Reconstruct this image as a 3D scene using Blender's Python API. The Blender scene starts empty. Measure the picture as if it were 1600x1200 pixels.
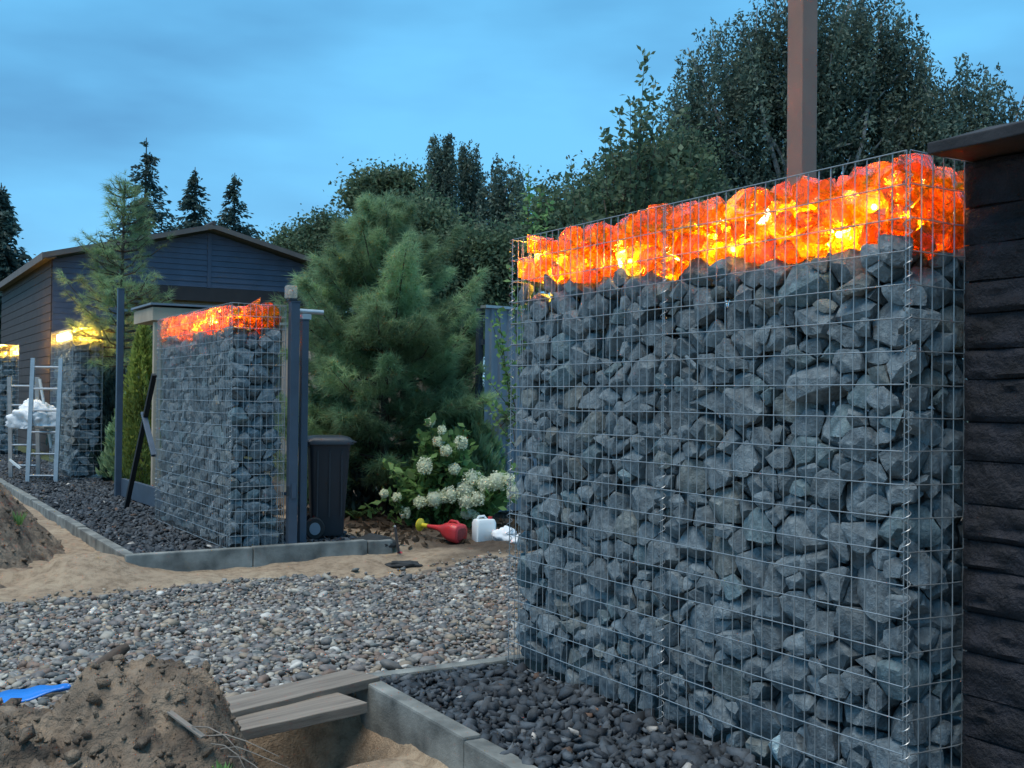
import bpy, bmesh, math, random
import numpy as np
from mathutils import Vector, Matrix, Quaternion, noise as mnoise
random.seed(7)
NR = np.random.default_rng(7)
SC = bpy.context.scene
COL = SC.collection
R = math.radians

# ------------------------------------------------------------------ camera
FPX, PITCH, ROLL = 1750.0, R(0.72), R(0.60)
CAM = Vector((0.0, 0.0, 1.25))
fwd = Vector((0, math.cos(PITCH), math.sin(PITCH)))
up0 = Vector((0, -math.sin(PITCH), math.cos(PITCH)))
rt0 = Vector((1, 0, 0))
right = rt0 * math.cos(ROLL) + up0 * math.sin(ROLL)
upv = up0 * math.cos(ROLL) - rt0 * math.sin(ROLL)
cd = bpy.data.cameras.new('camera')
cd.sensor_width = 36.0
cd.lens = 36.0 * FPX / 1600.0
cd.clip_start, cd.clip_end = 0.05, 3000
cam = bpy.data.objects.new('camera', cd)
COL.objects.link(cam)
M = Matrix((right, upv, -fwd)).transposed().to_4x4()
M.translation = CAM
cam.matrix_world = M
SC.camera = cam

# ------------------------------------------------------------------ sky, sun, exposure
W = bpy.data.worlds.new('World')
SC.world = W
W.use_nodes = True
wn, wl = W.node_tree.nodes, W.node_tree.links
wn.clear()
SUN_EL, SUN_AZ = R(70), R(225)
sky = wn.new('ShaderNodeTexSky')
sky.sky_type = 'NISHITA'
sky.sun_disc = False
sky.sun_elevation = SUN_EL
sky.sun_rotation = SUN_AZ
sky.altitude = 150
sky.air_density, sky.dust_density, sky.ozone_density = 1.0, 0.3, 3.0
tc = wn.new('ShaderNodeTexCoord')
mp = wn.new('ShaderNodeMapping'); mp.inputs['Scale'].default_value = (1.0, 1.0, 3.2)
nz = wn.new('ShaderNodeTexNoise'); nz.inputs['Scale'].default_value = 2.3; nz.inputs['Detail'].default_value = 5; nz.inputs['Roughness'].default_value = 0.45
wl.new(tc.outputs['Generated'], mp.inputs['Vector']); wl.new(mp.outputs[0], nz.inputs['Vector'])
rp = wn.new('ShaderNodeValToRGB')
rp.color_ramp.elements[0].position, rp.color_ramp.elements[1].position = 0.38, 0.62
rp.color_ramp.elements[0].color = (0.19, 0.88, 1.68, 1)
rp.color_ramp.elements[1].color = (0.44, 1.72, 2.9, 1)
wl.new(nz.outputs['Fac'], rp.inputs['Fac'])
mx = wn.new('ShaderNodeMixRGB'); mx.inputs['Fac'].default_value = 0.9
wl.new(sky.outputs[0], mx.inputs[1]); wl.new(rp.outputs[0], mx.inputs[2])
bg = wn.new('ShaderNodeBackground'); bg.inputs['Strength'].default_value = 0.15
wl.new(mx.outputs[0], bg.inputs['Color'])
wo = wn.new('ShaderNodeOutputWorld'); wl.new(bg.outputs[0], wo.inputs['Surface'])

sd = bpy.data.lights.new('sun', 'SUN')
sd.energy, sd.angle, sd.color = 1.4, R(38), (1.0, 0.93, 0.82)
so = bpy.data.objects.new('sun', sd); COL.objects.link(so)
# light comes from behind-left of the camera, high: an overcast evening
sdir = Vector((math.sin(SUN_AZ) * math.cos(SUN_EL), math.cos(SUN_AZ) * math.cos(SUN_EL), math.sin(SUN_EL)))
so.rotation_euler = sdir.to_track_quat('Z', 'Y').to_euler()

SC.view_settings.view_transform = 'Standard'
SC.view_settings.look = 'None'
SC.view_settings.exposure = 1.2
SC.view_settings.gamma = 1.0
SC.render.engine = 'CYCLES'
SC.cycles.max_bounces = 8
SC.cycles.diffuse_bounces = 3
SC.cycles.transparent_max_bounces = 14
SC.cycles.use_denoising = True

# ------------------------------------------------------------------ frames
OX, OY, ANG = 0.0, 5.33, R(30.74)
CA, SA = math.cos(ANG), math.sin(ANG)
def L(u, v, z=0.0):            # u along the fence line (away), v into the plot
    return Vector((OX - u * SA + v * CA, OY + u * CA + v * SA, z))
def ray(px, py):
    return right * ((px - 800) / FPX) + upv * (-(py - 600) / FPX) + fwd
def PG(px, py, z=0.0):         # pixel -> point on the level z
    d = ray(px, py); t = (z - CAM.z) / d.z
    return CAM + d * t
def PD(px, py, Y):             # pixel -> point at the depth Y
    d = ray(px, py)
    return CAM + d * (Y / d.y)
def uv_of(p):
    dx, dy = p[0] - OX, p[1] - OY
    return (-dx * SA + dy * CA, dx * CA + dy * SA)

# ------------------------------------------------------------------ object helpers
def tag(o, label=None, cat=None, group=None, kind=None):
    if label: o['label'] = label
    if cat: o['category'] = cat
    if group: o['group'] = group
    if kind: o['kind'] = kind
    return o
def empty(name, loc, rz=0.0, **k):
    o = bpy.data.objects.new(name, None); COL.objects.link(o)
    o.location = loc; o.rotation_euler = (0, 0, rz); o.empty_display_size = 0.1
    return tag(o, **k)
def link(name, me, mat, parent=None, loc=None, rz=None):
    o = bpy.data.objects.new(name, me); COL.objects.link(o)
    if mat and not me.materials: me.materials.append(mat)
    if parent: o.parent = parent
    if loc is not None: o.location = loc
    if rz is not None: o.rotation_euler = (0, 0, rz)
    return o
def np_me(name, V, F, smooth=False, tone=None, col=None):
    V = np.ascontiguousarray(V, np.float32); F = np.ascontiguousarray(F, np.int32)
    me = bpy.data.meshes.new(name)
    k = F.shape[1]
    me.vertices.add(len(V)); me.vertices.foreach_set('co', V.ravel())
    me.loops.add(F.size); me.loops.foreach_set('vertex_index', F.ravel())
    me.polygons.add(len(F)); me.polygons.foreach_set('loop_start', np.arange(0, F.size, k, dtype=np.int32))
    if smooth: me.polygons.foreach_set('use_smooth', np.ones(len(F), bool))
    if tone is not None:
        me.attributes.new('tone', 'FLOAT', 'POINT').data.foreach_set('value', np.ascontiguousarray(tone, np.float32))
    if col is not None:
        me.attributes.new('col', 'FLOAT_COLOR', 'POINT').data.foreach_set('color', np.ascontiguousarray(col, np.float32).ravel())
    me.update(calc_edges=True)
    return me
class MB:
    def __init__(s): s.v, s.f = [], []
    def add(s, vs, fs):
        b = len(s.v); s.v += [tuple(v) for v in vs]; s.f += [tuple(i + b for i in f) for f in fs]; return s
    def box(s, lo, hi, m=None):
        vs = [Vector((x, y, z)) for z in (lo[2], hi[2]) for y in (lo[1], hi[1]) for x in (lo[0], hi[0])]
        if m: vs = [m @ v for v in vs]
        return s.add(vs, [(0, 2, 3, 1), (4, 5, 7, 6), (0, 1, 5, 4), (1, 3, 7, 5), (3, 2, 6, 7), (2, 0, 4, 6)])
    def bar(s, a, b, w, h=None, upd=(0, 0, 1)):      # box from a to b
        a, b = Vector(a), Vector(b); d = (b - a).normalized(); h = h or w
        uu = Vector(upd)
        if abs(d.dot(uu)) > 0.95: uu = Vector((1, 0, 0))
        x = d.cross(uu).normalized(); y = x.cross(d)
        vs = [p + x * (i * w / 2) + y * (j * h / 2) for p in (a, b) for (i, j) in ((-1, -1), (1, -1), (1, 1), (-1, 1))]
        return s.add(vs, [(3, 2, 1, 0), (4, 5, 6, 7), (0, 1, 5, 4), (1, 2, 6, 5), (2, 3, 7, 6), (3, 0, 4, 7)])
    def tube(s, pts, r, n=6, cap=True):
        pts = [Vector(p) for p in pts]; rs = r if isinstance(r, (list, tuple)) else [r] * len(pts)
        rings, prev = [], None
        for i, p in enumerate(pts):
            d = (pts[min(i + 1, len(pts) - 1)] - pts[max(i - 1, 0)])
            d = d.normalized() if d.length > 1e-9 else Vector((0, 0, 1))
            if prev is None:
                x = d.cross(Vector((0, 0, 1)))
                if x.length < 1e-3: x = d.cross(Vector((1, 0, 0)))
            else: x = prev - d * prev.dot(d)
            x.normalize(); prev = x; y = d.cross(x)
            rings.append([p + (x * math.cos(2 * math.pi * k / n) + y * math.sin(2 * math.pi * k / n)) * rs[i] for k in range(n)])
        return s.loft(rings, cap)
    def loft(s, rings, cap=True):
        n = len(rings[0]); b = len(s.v)
        for rg in rings: s.v += [tuple(p) for p in rg]
        for i in range(len(rings) - 1):
            for k in range(n):
                s.f.append((b + i * n + k, b + i * n + (k + 1) % n, b + (i + 1) * n + (k + 1) % n, b + (i + 1) * n + k))
        if cap:
            s.f.append(tuple(b + k for k in reversed(range(n))))
            s.f.append(tuple(b + (len(rings) - 1) * n + k for k in range(n)))
        return s
    def me(s, name, smooth=False, bevel=0.0, ang=40):
        me = bpy.data.meshes.new(name); me.from_pydata(s.v, [], s.f)
        if bevel:
            bm = bmesh.new(); bm.from_mesh(me)
            es = [e for e in bm.edges if len(e.link_faces) == 2 and e.calc_face_angle(0) > R(50)]
            bmesh.ops.bevel(bm, geom=es, offset=bevel, segments=2, affect='EDGES', profile=0.6, clamp_overlap=True)
            bm.to_mesh(me); bm.free()
        if smooth:
            me.polygons.foreach_set('use_smooth', np.ones(len(me.polygons), bool))
            me.set_sharp_from_angle(angle=R(ang))
        me.update(); return me
    def build(s, name, mat, parent=None, smooth=False, bevel=0.0, loc=None, rz=None, ang=40):
        return link(name, s.me(name, smooth, bevel, ang), mat, parent, loc, rz)

def _lat(ix, iy, seed):
    h = (ix.astype(np.int64) * 374761393 + iy.astype(np.int64) * 668265263 + seed * 982451653) & 0x7fffffff
    h = ((h ^ (h >> 13)) * 1274126177) & 0x7fffffff
    return ((h ^ (h >> 16)) & 0xffff) / 65535.0 * 2 - 1
def vn(x, y, sc=1.0, seed=0):
    x = np.asarray(x, float) * sc; y = np.asarray(y, float) * sc
    ix, iy = np.floor(x), np.floor(y); fx, fy = x - ix, y - iy
    fx = fx * fx * (3 - 2 * fx); fy = fy * fy * (3 - 2 * fy)
    a, b = _lat(ix, iy, seed), _lat(ix + 1, iy, seed); c, d = _lat(ix, iy + 1, seed), _lat(ix + 1, iy + 1, seed)
    return (a * (1 - fx) + b * fx) * (1 - fy) + (c * (1 - fx) + d * fx) * fy
def fbm(x, y, sc, n=4, seed=0, g=0.5):
    t, a = 0, 1.0
    for i in range(n): t = t + a * vn(x, y, sc * 2 ** i, seed + i * 17); a *= g
    return t
def sst(a, b, x):
    t = np.clip((np.asarray(x, float) - a) / (b - a), 0, 1); return t * t * (3 - 2 * t)

# ------------------------------------------------------------------ materials
def mk(name, base, rough=0.7, var=0.2, scale=8.0, bump=0.2, bscale=60.0, attr=None, metal=0.0, spec=0.5, hue=None, bdist=0.01, coat=0.0, detail=4):
    m = bpy.data.materials.new(name); m.use_nodes = True
    n, l = m.node_tree.nodes, m.node_tree.links
    b = n['Principled BSDF']
    b.inputs['Roughness'].default_value = rough; b.inputs['Metallic'].default_value = metal
    b.inputs['Specular IOR Level'].default_value = spec; b.inputs['Coat Weight'].default_value = coat
    t = n.new('ShaderNodeTexCoord')
    z = n.new('ShaderNodeTexNoise'); z.inputs['Scale'].default_value = scale; z.inputs['Detail'].default_value = detail
    l.new(t.outputs['Object'], z.inputs['Vector'])
    r = n.new('ShaderNodeValToRGB'); r.color_ramp.elements[0].position, r.color_ramp.elements[1].position = 0.3, 0.7
    h = hue or base
    r.color_ramp.elements[0].color = (*[c * (1 - var) for c in base], 1)
    r.color_ramp.elements[1].color = (*[min(1, c * (1 + var)) for c in h], 1)
    l.new(z.outputs['Fac'], r.inputs['Fac'])
    out = r.outputs['Color']
    if attr:
        a = n.new('ShaderNodeAttribute'); a.attribute_name = attr
        q = n.new('ShaderNodeMixRGB'); q.blend_type = 'MULTIPLY'; q.inputs['Fac'].default_value = 1
        l.new(out, q.inputs[1]); l.new(a.outputs['Color'], q.inputs[2]); out = q.outputs[0]
    l.new(out, b.inputs['Base Color'])
    if bump:
        z2 = n.new('ShaderNodeTexNoise'); z2.inputs['Scale'].default_value = bscale; z2.inputs['Detail'].default_value = 5; z2.inputs['Roughness'].default_value = 0.65
        l.new(t.outputs['Object'], z2.inputs['Vector'])
        bp = n.new('ShaderNodeBump'); bp.inputs['Strength'].default_value = bump; bp.inputs['Distance'].default_value = bdist
        l.new(z2.outputs['Fac'], bp.inputs['Height']); l.new(bp.outputs[0], b.inputs['Normal'])
    return m
def leafmat(name, base, var=0.35, rough=0.55, trans=0.48):
    m = mk(name, base, rough, var, 1.3, 0, attr='tone', spec=0.3)
    n, l = m.node_tree.nodes, m.node_tree.links
    b = n['Principled BSDF']; o = n['Material Output']
    tr = n.new('ShaderNodeBsdfTranslucent'); ms = n.new('ShaderNodeMixShader'); ms.inputs[0].default_value = trans
    l.new(b.inputs['Base Color'].links[0].from_socket, tr.inputs['Color'])
    l.new(b.outputs[0], ms.inputs[1]); l.new(tr.outputs[0], ms.inputs[2]); l.new(ms.outputs[0], o.inputs['Surface'])
    return m
def emis(name, col, st):
    m = bpy.data.materials.new(name); m.use_nodes = True
    n, l = m.node_tree.nodes, m.node_tree.links; n.clear()
    e = n.new('ShaderNodeEmission'); e.inputs['Color'].default_value = (*col, 1); e.inputs['Strength'].default_value = st
    o = n.new('ShaderNodeOutputMaterial'); l.new(e.outputs[0], o.inputs['Surface']); return m
def rockmat(name, c1, c2, c3):
    # crushed stone: grey body, dusty pale scuffs, fine relief
    m = mk(name, c1, 0.8, 0.30, 22, 0.9, 55, attr='col', hue=c2, bdist=0.016, detail=8)
    n, l = m.node_tree.nodes, m.node_tree.links
    b = n['Principled BSDF']; src = b.inputs['Base Color'].links[0].from_socket
    t = n.new('ShaderNodeTexCoord'); z = n.new('ShaderNodeTexNoise'); z.inputs['Scale'].default_value = 38; z.inputs['Detail'].default_value = 6; z.inputs['Roughness'].default_value = 0.7
    l.new(t.outputs['Object'], z.inputs['Vector'])
    r = n.new('ShaderNodeValToRGB'); r.color_ramp.elements[0].position, r.color_ramp.elements[1].position = 0.54, 0.68
    r.color_ramp.elements[0].color, r.color_ramp.elements[1].color = (0, 0, 0, 1), (0.55, 0.55, 0.55, 1)
    l.new(z.outputs['Fac'], r.inputs['Fac'])
    q = n.new('ShaderNodeMixRGB'); q.inputs[2].default_value = (*c3, 1)
    l.new(r.outputs[0], q.inputs[0]); l.new(src, q.inputs[1]); l.new(q.outputs[0], b.inputs['Base Color'])
    return m
def glassmat(name, tint, body, tfac=0.5):
    # coloured glass lump: lamp light passes through and is tinted each time it crosses a face
    m = bpy.data.materials.new(name); m.use_nodes = True
    n, l = m.node_tree.nodes, m.node_tree.links; n.clear()
    tp = n.new('ShaderNodeBsdfTransparent'); tp.inputs['Color'].default_value = (*tint, 1)
    tl = n.new('ShaderNodeBsdfTranslucent')
    df = n.new('ShaderNodeBsdfDiffuse'); df.inputs['Color'].default_value = (body[0] * .6, body[1] * .45, body[2] * .6, 1)
    a = n.new('ShaderNodeAttribute'); a.attribute_name = 'col'
    q = n.new('ShaderNodeMixRGB'); q.blend_type = 'MULTIPLY'; q.inputs[0].default_value = 1; q.inputs[1].default_value = (*body, 1)
    l.new(a.outputs['Color'], q.inputs[2]); l.new(q.outputs[0], tl.inputs['Color'])
    t = n.new('ShaderNodeTexCoord'); z = n.new('ShaderNodeTexNoise'); z.inputs['Scale'].default_value = 13; z.inputs['Detail'].default_value = 4; z.inputs['Distortion'].default_value = 3.0
    l.new(t.outputs['Object'], z.inputs['Vector'])
    r = n.new('ShaderNodeMapRange'); r.inputs[1].default_value, r.inputs[2].default_value = 0.38, 0.62
    r.inputs[3].default_value, r.inputs[4].default_value = tfac - 0.3, tfac + 0.3
    l.new(z.outputs['Fac'], r.inputs[0])
    bp = n.new('ShaderNodeBump'); bp.inputs['Strength'].default_value = 0.7; bp.inputs['Distance'].default_value = 0.03
    l.new(z.outputs['Fac'], bp.inputs['Height']); l.new(bp.outputs[0], tl.inputs['Normal'])
    gl = n.new('ShaderNodeBsdfGlossy'); gl.inputs['Roughness'].default_value = 0.12; gl.inputs['Color'].default_value = (0.9, 0.9, 0.9, 1)
    l.new(bp.outputs[0], gl.inputs['Normal'])
    m0 = n.new('ShaderNodeMixShader'); m0.inputs[0].default_value = 0.05; l.new(tl.outputs[0], m0.inputs[1]); l.new(df.outputs[0], m0.inputs[2])
    m1 = n.new('ShaderNodeMixShader'); l.new(r.outputs[0], m1.inputs[0]); l.new(m0.outputs[0], m1.inputs[1]); l.new(tp.outputs[0], m1.inputs[2])
    fr = n.new('ShaderNodeFresnel'); fr.inputs['IOR'].default_value = 1.45; l.new(bp.outputs[0], fr.inputs['Normal'])
    m2 = n.new('ShaderNodeMixShader'); l.new(fr.outputs[0], m2.inputs[0]); l.new(m1.outputs[0], m2.inputs[1]); l.new(gl.outputs[0], m2.inputs[2])
    o = n.new('ShaderNodeOutputMaterial'); l.new(m2.outputs[0], o.inputs['Surface']); return m

MT = dict(
    stone=rockmat('crushed_stone', (0.138, 0.172, 0.195), (0.195, 0.238, 0.262), (0.33, 0.365, 0.385)),
    pebble=mk('pebble', (0.9, 0.9, 0.9), 0.6, 0.25, 30, 0.25, 90, attr='col'),
    blackrock=mk('black_gravel', (0.9, 0.9, 0.9), 0.75, 0.3, 40, 0.4, 110, attr='col'),
    wire=mk('galvanised_wire', (0.36, 0.38, 0.39), 0.42, 0.15, 20, 0, metal=0.6),
    concrete=mk('concrete', (0.125, 0.135, 0.13), 0.85, 0.45, 6, 0.4, 90, hue=(0.19, 0.195, 0.18), detail=8),
    footing=mk('footing_concrete', (0.19, 0.20, 0.185), 0.9, 0.35, 4, 0.35, 60),
    plank=mk('weathered_plank', (0.20, 0.175, 0.15), 0.8, 0.35, 6, 0.3, 50),
    dirt=mk('heap_soil', (0.125, 0.092, 0.070), 0.95, 0.5, 7, 1.0, 24, hue=(0.21, 0.16, 0.115), bdist=0.04, detail=8),
    darkwall=mk('dark_split_block', (0.008, 0.008, 0.012), 0.75, 0.45, 9, 1.0, 34, hue=(0.018, 0.018, 0.025), bdist=0.025),
    coping=mk('grey_coping', (0.030, 0.029, 0.033), 0.8, 0.35, 7, 0.3, 50),
    steel=mk('dark_steel_paint', (0.050, 0.072, 0.105), 0.45, 0.15, 5, 0.05, 120),
    brown=mk('brown_steel_paint', (0.25, 0.15, 0.11), 0.5, 0.12, 4, 0.08, 120),
    zinc=mk('zinc', (0.42, 0.46, 0.48), 0.4, 0.12, 12, 0, metal=0.5),
    alu=mk('aluminium', (0.42, 0.44, 0.46), 0.35, 0.1, 12, 0, metal=0.6),
    siding=mk('blue_grey_siding', (0.080, 0.100, 0.155), 0.6, 0.12, 3, 0.05, 60),
    brownside=mk('brown_siding', (0.062, 0.044, 0.042), 0.7, 0.2, 3, 0.05, 60),
    fascia=mk('fascia_board', (0.15, 0.125, 0.115), 0.7, 0.15, 4, 0.05, 60),
    roof=mk('roof_sheet', (0.07, 0.06, 0.06), 0.6, 0.2, 4, 0.05, 60),
    soffit=mk('soffit', (0.045, 0.035, 0.036), 0.7, 0.15, 4, 0, 60),
    beige=mk('beige_panel', (0.46, 0.37, 0.27), 0.7, 0.12, 4, 0.05, 60),
    greyfence=mk('grey_sheet', (0.20, 0.24, 0.29), 0.5, 0.15, 3, 0.05, 60),
    tanfence=mk('tan_sheet', (0.36, 0.29, 0.235), 0.5, 0.15, 3, 0.05, 60),
    bark=mk('bark', (0.075, 0.055, 0.042), 0.9, 0.4, 14, 0.6, 40),
    birchbark=mk('birch_bark', (0.30, 0.29, 0.28), 0.9, 0.6, 5, 0.4, 30),
    pine=leafmat('pine_needle', (0.25, 0.36, 0.19)),
    spruce=leafmat('spruce_needle', (0.06, 0.105, 0.095)),
    birch=leafmat('birch_leaf', (0.12, 0.17, 0.135)),
    leaf=leafmat('broad_leaf', (0.115, 0.17, 0.10)),
    hydrangea=leafmat('hydrangea_leaf', (0.18, 0.32, 0.11)),
    thuja=leafmat('thuja', (0.24, 0.29, 0.07)),
    fern=leafmat('fern', (0.08, 0.15, 0.055)),
    flower=leafmat('flower_petal', (0.86, 0.90, 0.70), 0.12),
    bin=mk('dark_plastic', (0.020, 0.025, 0.033), 0.45, 0.1, 6, 0.05, 100),
    rubber=mk('rubber', (0.015, 0.016, 0.018), 0.7, 0.1, 6, 0, 100),
    red=mk('red_plastic', (0.50, 0.035, 0.040), 0.4, 0.1, 6, 0.03, 100),
    darkred=mk('red_plastic_ribbed', (0.30, 0.035, 0.035), 0.55, 0.3, 60, 0.2, 100),
    yellow=mk('yellow_plastic', (0.62, 0.50, 0.03), 0.4, 0.1, 6, 0.03, 100),
    white=mk('white_plastic', (0.74, 0.78, 0.78), 0.45, 0.05, 6, 0.03, 100),
    cloth=mk('white_cloth', (0.72, 0.74, 0.76), 0.8, 0.12, 9, 0.3, 30),
    blackcloth=mk('black_cloth', (0.022, 0.025, 0.027), 0.8, 0.3, 9, 0.4, 30),
    blue=mk('blue_tarp', (0.02, 0.19, 0.62), 0.35, 0.2, 5, 0.2, 20),
    gglow=glassmat('orange_glass', (1.0, 0.75, 0.12), (1.0, 0.42, 0.015), 0.54),
    yglow=glassmat('yellow_glass', (1.0, 0.75, 0.25), (1.0, 0.66, 0.16), 0.5),
    bulb=emis('led_bulb', (1.0, 0.72, 0.30), 30.0),
    clear=None,
)
def clearmat():
    m = bpy.data.materials.new('frosted_lens'); m.use_nodes = True
    n, l = m.node_tree.nodes, m.node_tree.links; n.clear()
    tp = n.new('ShaderNodeBsdfTransparent'); tp.inputs['Color'].default_value = (0.95, 0.9, 0.82, 1)
    pb = n.new('ShaderNodeBsdfPrincipled'); pb.inputs['Base Color'].default_value = (0.75, 0.70, 0.62, 1); pb.inputs['Roughness'].default_value = 0.2
    ms = n.new('ShaderNodeMixShader'); ms.inputs[0].default_value = 0.3
    l.new(tp.outputs[0], ms.inputs[1]); l.new(pb.outputs[0], ms.inputs[2])
    o = n.new('ShaderNodeOutputMaterial'); l.new(ms.outputs[0], o.inputs['Surface']); return m
MT['clear'] = clearmat()

def groundmat():
    m = bpy.data.materials.new('sand_and_soil'); m.use_nodes = True
    n, l = m.node_tree.nodes, m.node_tree.links; b = n['Principled BSDF']
    b.inputs['Roughness'].default_value = 0.95
    t = n.new('ShaderNodeTexCoord')
    def noi(s, d=5, ro=0.6):
        z = n.new('ShaderNodeTexNoise'); z.inputs['Scale'].default_value = s; z.inputs['Detail'].default_value = d; z.inputs['Roughness'].default_value = ro
        l.new(t.outputs['Object'], z.inputs['Vector']); return z
    z1, z2, z3 = noi(1.6), noi(14, 6, .7), noi(90, 4)
    r = n.new('ShaderNodeValToRGB'); e = r.color_ramp.elements
    e[0].position, e[0].color = 0.3, (0.28, 0.20, 0.135, 1)
    e[1].position, e[1].color = 0.7, (0.42, 0.325, 0.225, 1)
    l.new(z1.outputs['Fac'], r.inputs['Fac'])
    r2 = n.new('ShaderNodeValToRGB'); e = r2.color_ramp.elements
    e[0].position, e[0].color = 0.36, (0.50, 0.46, 0.42, 1); e[1].position, e[1].color = 0.56, (1, 1, 1, 1)
    l.new(z2.outputs['Fac'], r2.inputs['Fac'])
    q = n.new('ShaderNodeMixRGB'); q.blend_type = 'MULTIPLY'; q.inputs[0].default_value = 0.8
    l.new(r.outputs[0], q.inputs[1]); l.new(r2.outputs[0], q.inputs[2])
    a = n.new('ShaderNodeAttribute'); a.attribute_name = 'col'
    q2 = n.new('ShaderNodeMixRGB'); q2.blend_type = 'MULTIPLY'; q2.inputs[0].default_value = 1
    l.new(q.outputs[0], q2.inputs[1]); l.new(a.outputs['Color'], q2.inputs[2]); l.new(q2.outputs[0], b.inputs['Base Color'])
    bp = n.new('ShaderNodeBump'); bp.inputs['Strength'].default_value = 0.7; bp.inputs['Distance'].default_value = 0.02
    ad = n.new('ShaderNodeMath'); l.new(z2.outputs['Fac'], ad.inputs[0]); l.new(z3.outputs['Fac'], ad.inputs[1])
    l.new(ad.outputs[0], bp.inputs['Height']); l.new(bp.outputs[0], b.inputs['Normal'])
    return m

# ------------------------------------------------------------------ ground
def gh(u, v):
    u, v = np.asarray(u, float), np.asarray(v, float)
    drive = -0.05 - 0.10 * sst(0.8, 3.6, u)
    road = np.where(u < 2, -0.27 + 0.0 * u, -0.10)
    h = drive + 0.02 * fbm(u, v, 1.2, 3, 3)
    tr = sst(0.02, -0.10, u) * sst(-0.66, -0.80, v)          # trench beside the near kerb
    h = h * (1 - tr) + (-0.165 + 0.03 * fbm(u, v, 2.2, 4, 9) - 0.16 * sst(-.62, -.40, u) * sst(-.72, -.95, v)) * tr
    fs = sst(4.25, 4.40, u)                                    # beyond the far kerb
    out = sst(-0.80, -0.90, v)
    h = h * (1 - fs) + fs * (out * (-0.075 + 0.02 * fbm(u, v, 1.6, 4, 5)) + (1 - out) * -0.05)
    nearpad = sst(0.02, -0.04, u) * sst(-0.80, -0.72, v)
    h = h * (1 - nearpad) + nearpad * -0.05
    # sand drifts against the far kerb corner and the bed inside the plot
    h = h + 0.16 * np.exp(-((u - 4.3) / 0.35) ** 2 - ((v + 1.15) / 0.4) ** 2) * (u < 4.34)
    h = h + 0.06 * np.exp(-((u - 4.1) / 0.3) ** 2 - ((v - 0.9) / 0.6) ** 2)
    gar = sst(1.2, 2.0, v) * sst(1.8, 3.2, u)
    h = h * (1 - gar) + gar * (-0.05 + 0.025 * fbm(u, v, 2.5, 4, 12))
    bump = 0.012 * fbm(u, v, 7, 3, 21)
    return h + bump * sst(60, 20, np.abs(u) + np.abs(v))
def axis(a, b, st, far):
    c = list(np.arange(a, b + 1e-6, st)); s = st; lo, hi = a, b
    while hi < far: s *= 1.35; hi += s; lo -= s; c = [lo] + c + [hi]
    return np.array(c)
us, vs = axis(-3.4, 7.5, 0.045, 600), axis(-3.6, 3.4, 0.045, 600)
U, V = np.meshgrid(us, vs, indexing='ij')
H = gh(U, V)
GX, GY = OX - U * SA + V * CA, OY + U * CA + V * SA
nu, nv = U.shape
idx = np.arange(nu * nv).reshape(nu, nv)
F = np.stack([idx[:-1, :-1], idx[:-1, 1:], idx[1:, 1:], idx[1:, :-1]], -1).reshape(-1, 4)[:, ::-1]
soil = sst(1.3, 1.9, V + 0.25 * fbm(U, V, 1.5, 3, 31)) * sst(3.3, 4.0, U + 0.3 * fbm(U, V, 1.5, 3, 32))
far = sst(9, 16, np.hypot(U - 3, V))
gravelbed = (U > 0) * (U < 3.45) * 1.0
pads = ((U < 0.0) & (V > -0.76)) | ((U > 4.34) & (V > -0.84) & (V < 1.3))
cc = np.ones(U.shape + (4,))
for k, (so_, gr, pd, gb) in enumerate(((0.22, 0.20, 0.2, 0.55), (0.20, 0.34, 0.21, 0.58), (0.19, 0.17, 0.24, 0.66))):
    c = 1 - soil * (1 - so_); c = c * (1 - far) + gr * far
    c = np.where(pads & (far < 0.5), pd, c); c = np.where((gravelbed > 0) & (soil < .5) & (far < .5), gb, c); cc[..., k] = c
ground = link('ground', np_me('ground', np.stack([GX, GY, H], -1).reshape(-1, 3), F, True, col=cc.reshape(-1, 4)), groundmat())
tag(ground, kind='structure')
def gz(x, y):
    u, v = uv_of((x, y)); return float(gh(u, v))

# ------------------------------------------------------------------ gravel fields
def ico(sub):
    bm = bmesh.new(); bmesh.ops.create_icosphere(bm, subdivisions=sub, radius=1)
    v = np.array([x.co[:] for x in bm.verts]); f = np.array([[q.index for q in p.verts] for p in bm.faces]); bm.free(); return v, f
ICO1, ICO2 = ico(1), ico(2)
def hullv(n, seed):
    rg = random.Random(seed); bm = bmesh.new()
    for _ in range(n):
        d = Vector((rg.gauss(0, 1), rg.gauss(0, 1), rg.gauss(0, 1))).normalized() * rg.uniform(.8, 1.1); bm.verts.new(d)
    r = bmesh.ops.convex_hull(bm, input=bm.verts)
    bmesh.ops.delete(bm, geom=[g for g in r['geom_interior'] if isinstance(g, bmesh.types.BMVert)], context='VERTS')
    bm.verts.index_update(); v = np.array([x.co[:] for x in bm.verts]); f = np.array([[q.index for q in p.verts] for p in bm.faces]); bm.free(); return v, f
def rotm(n, tilt):
    az = NR.uniform(0, 2 * np.pi, n); tx, ty = NR.normal(0, tilt, n), NR.normal(0, tilt, n)
    ca, sa = np.cos(az), np.sin(az); cx, sx, cy, sy = np.cos(tx), np.sin(tx), np.cos(ty), np.sin(ty)
    o, i = np.zeros(n), np.ones(n)
    Rz = np.array([[ca, -sa, o], [sa, ca, o], [o, o, i]]).transpose(2, 0, 1)
    Rx = np.array([[i, o, o], [o, cx, -sx], [o, sx, cx]]).transpose(2, 0, 1)
    Ry = np.array([[cy, o, sy], [o, i, o], [-sy, o, cy]]).transpose(2, 0, 1)
    return Rx @ Ry @ Rz
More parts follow.
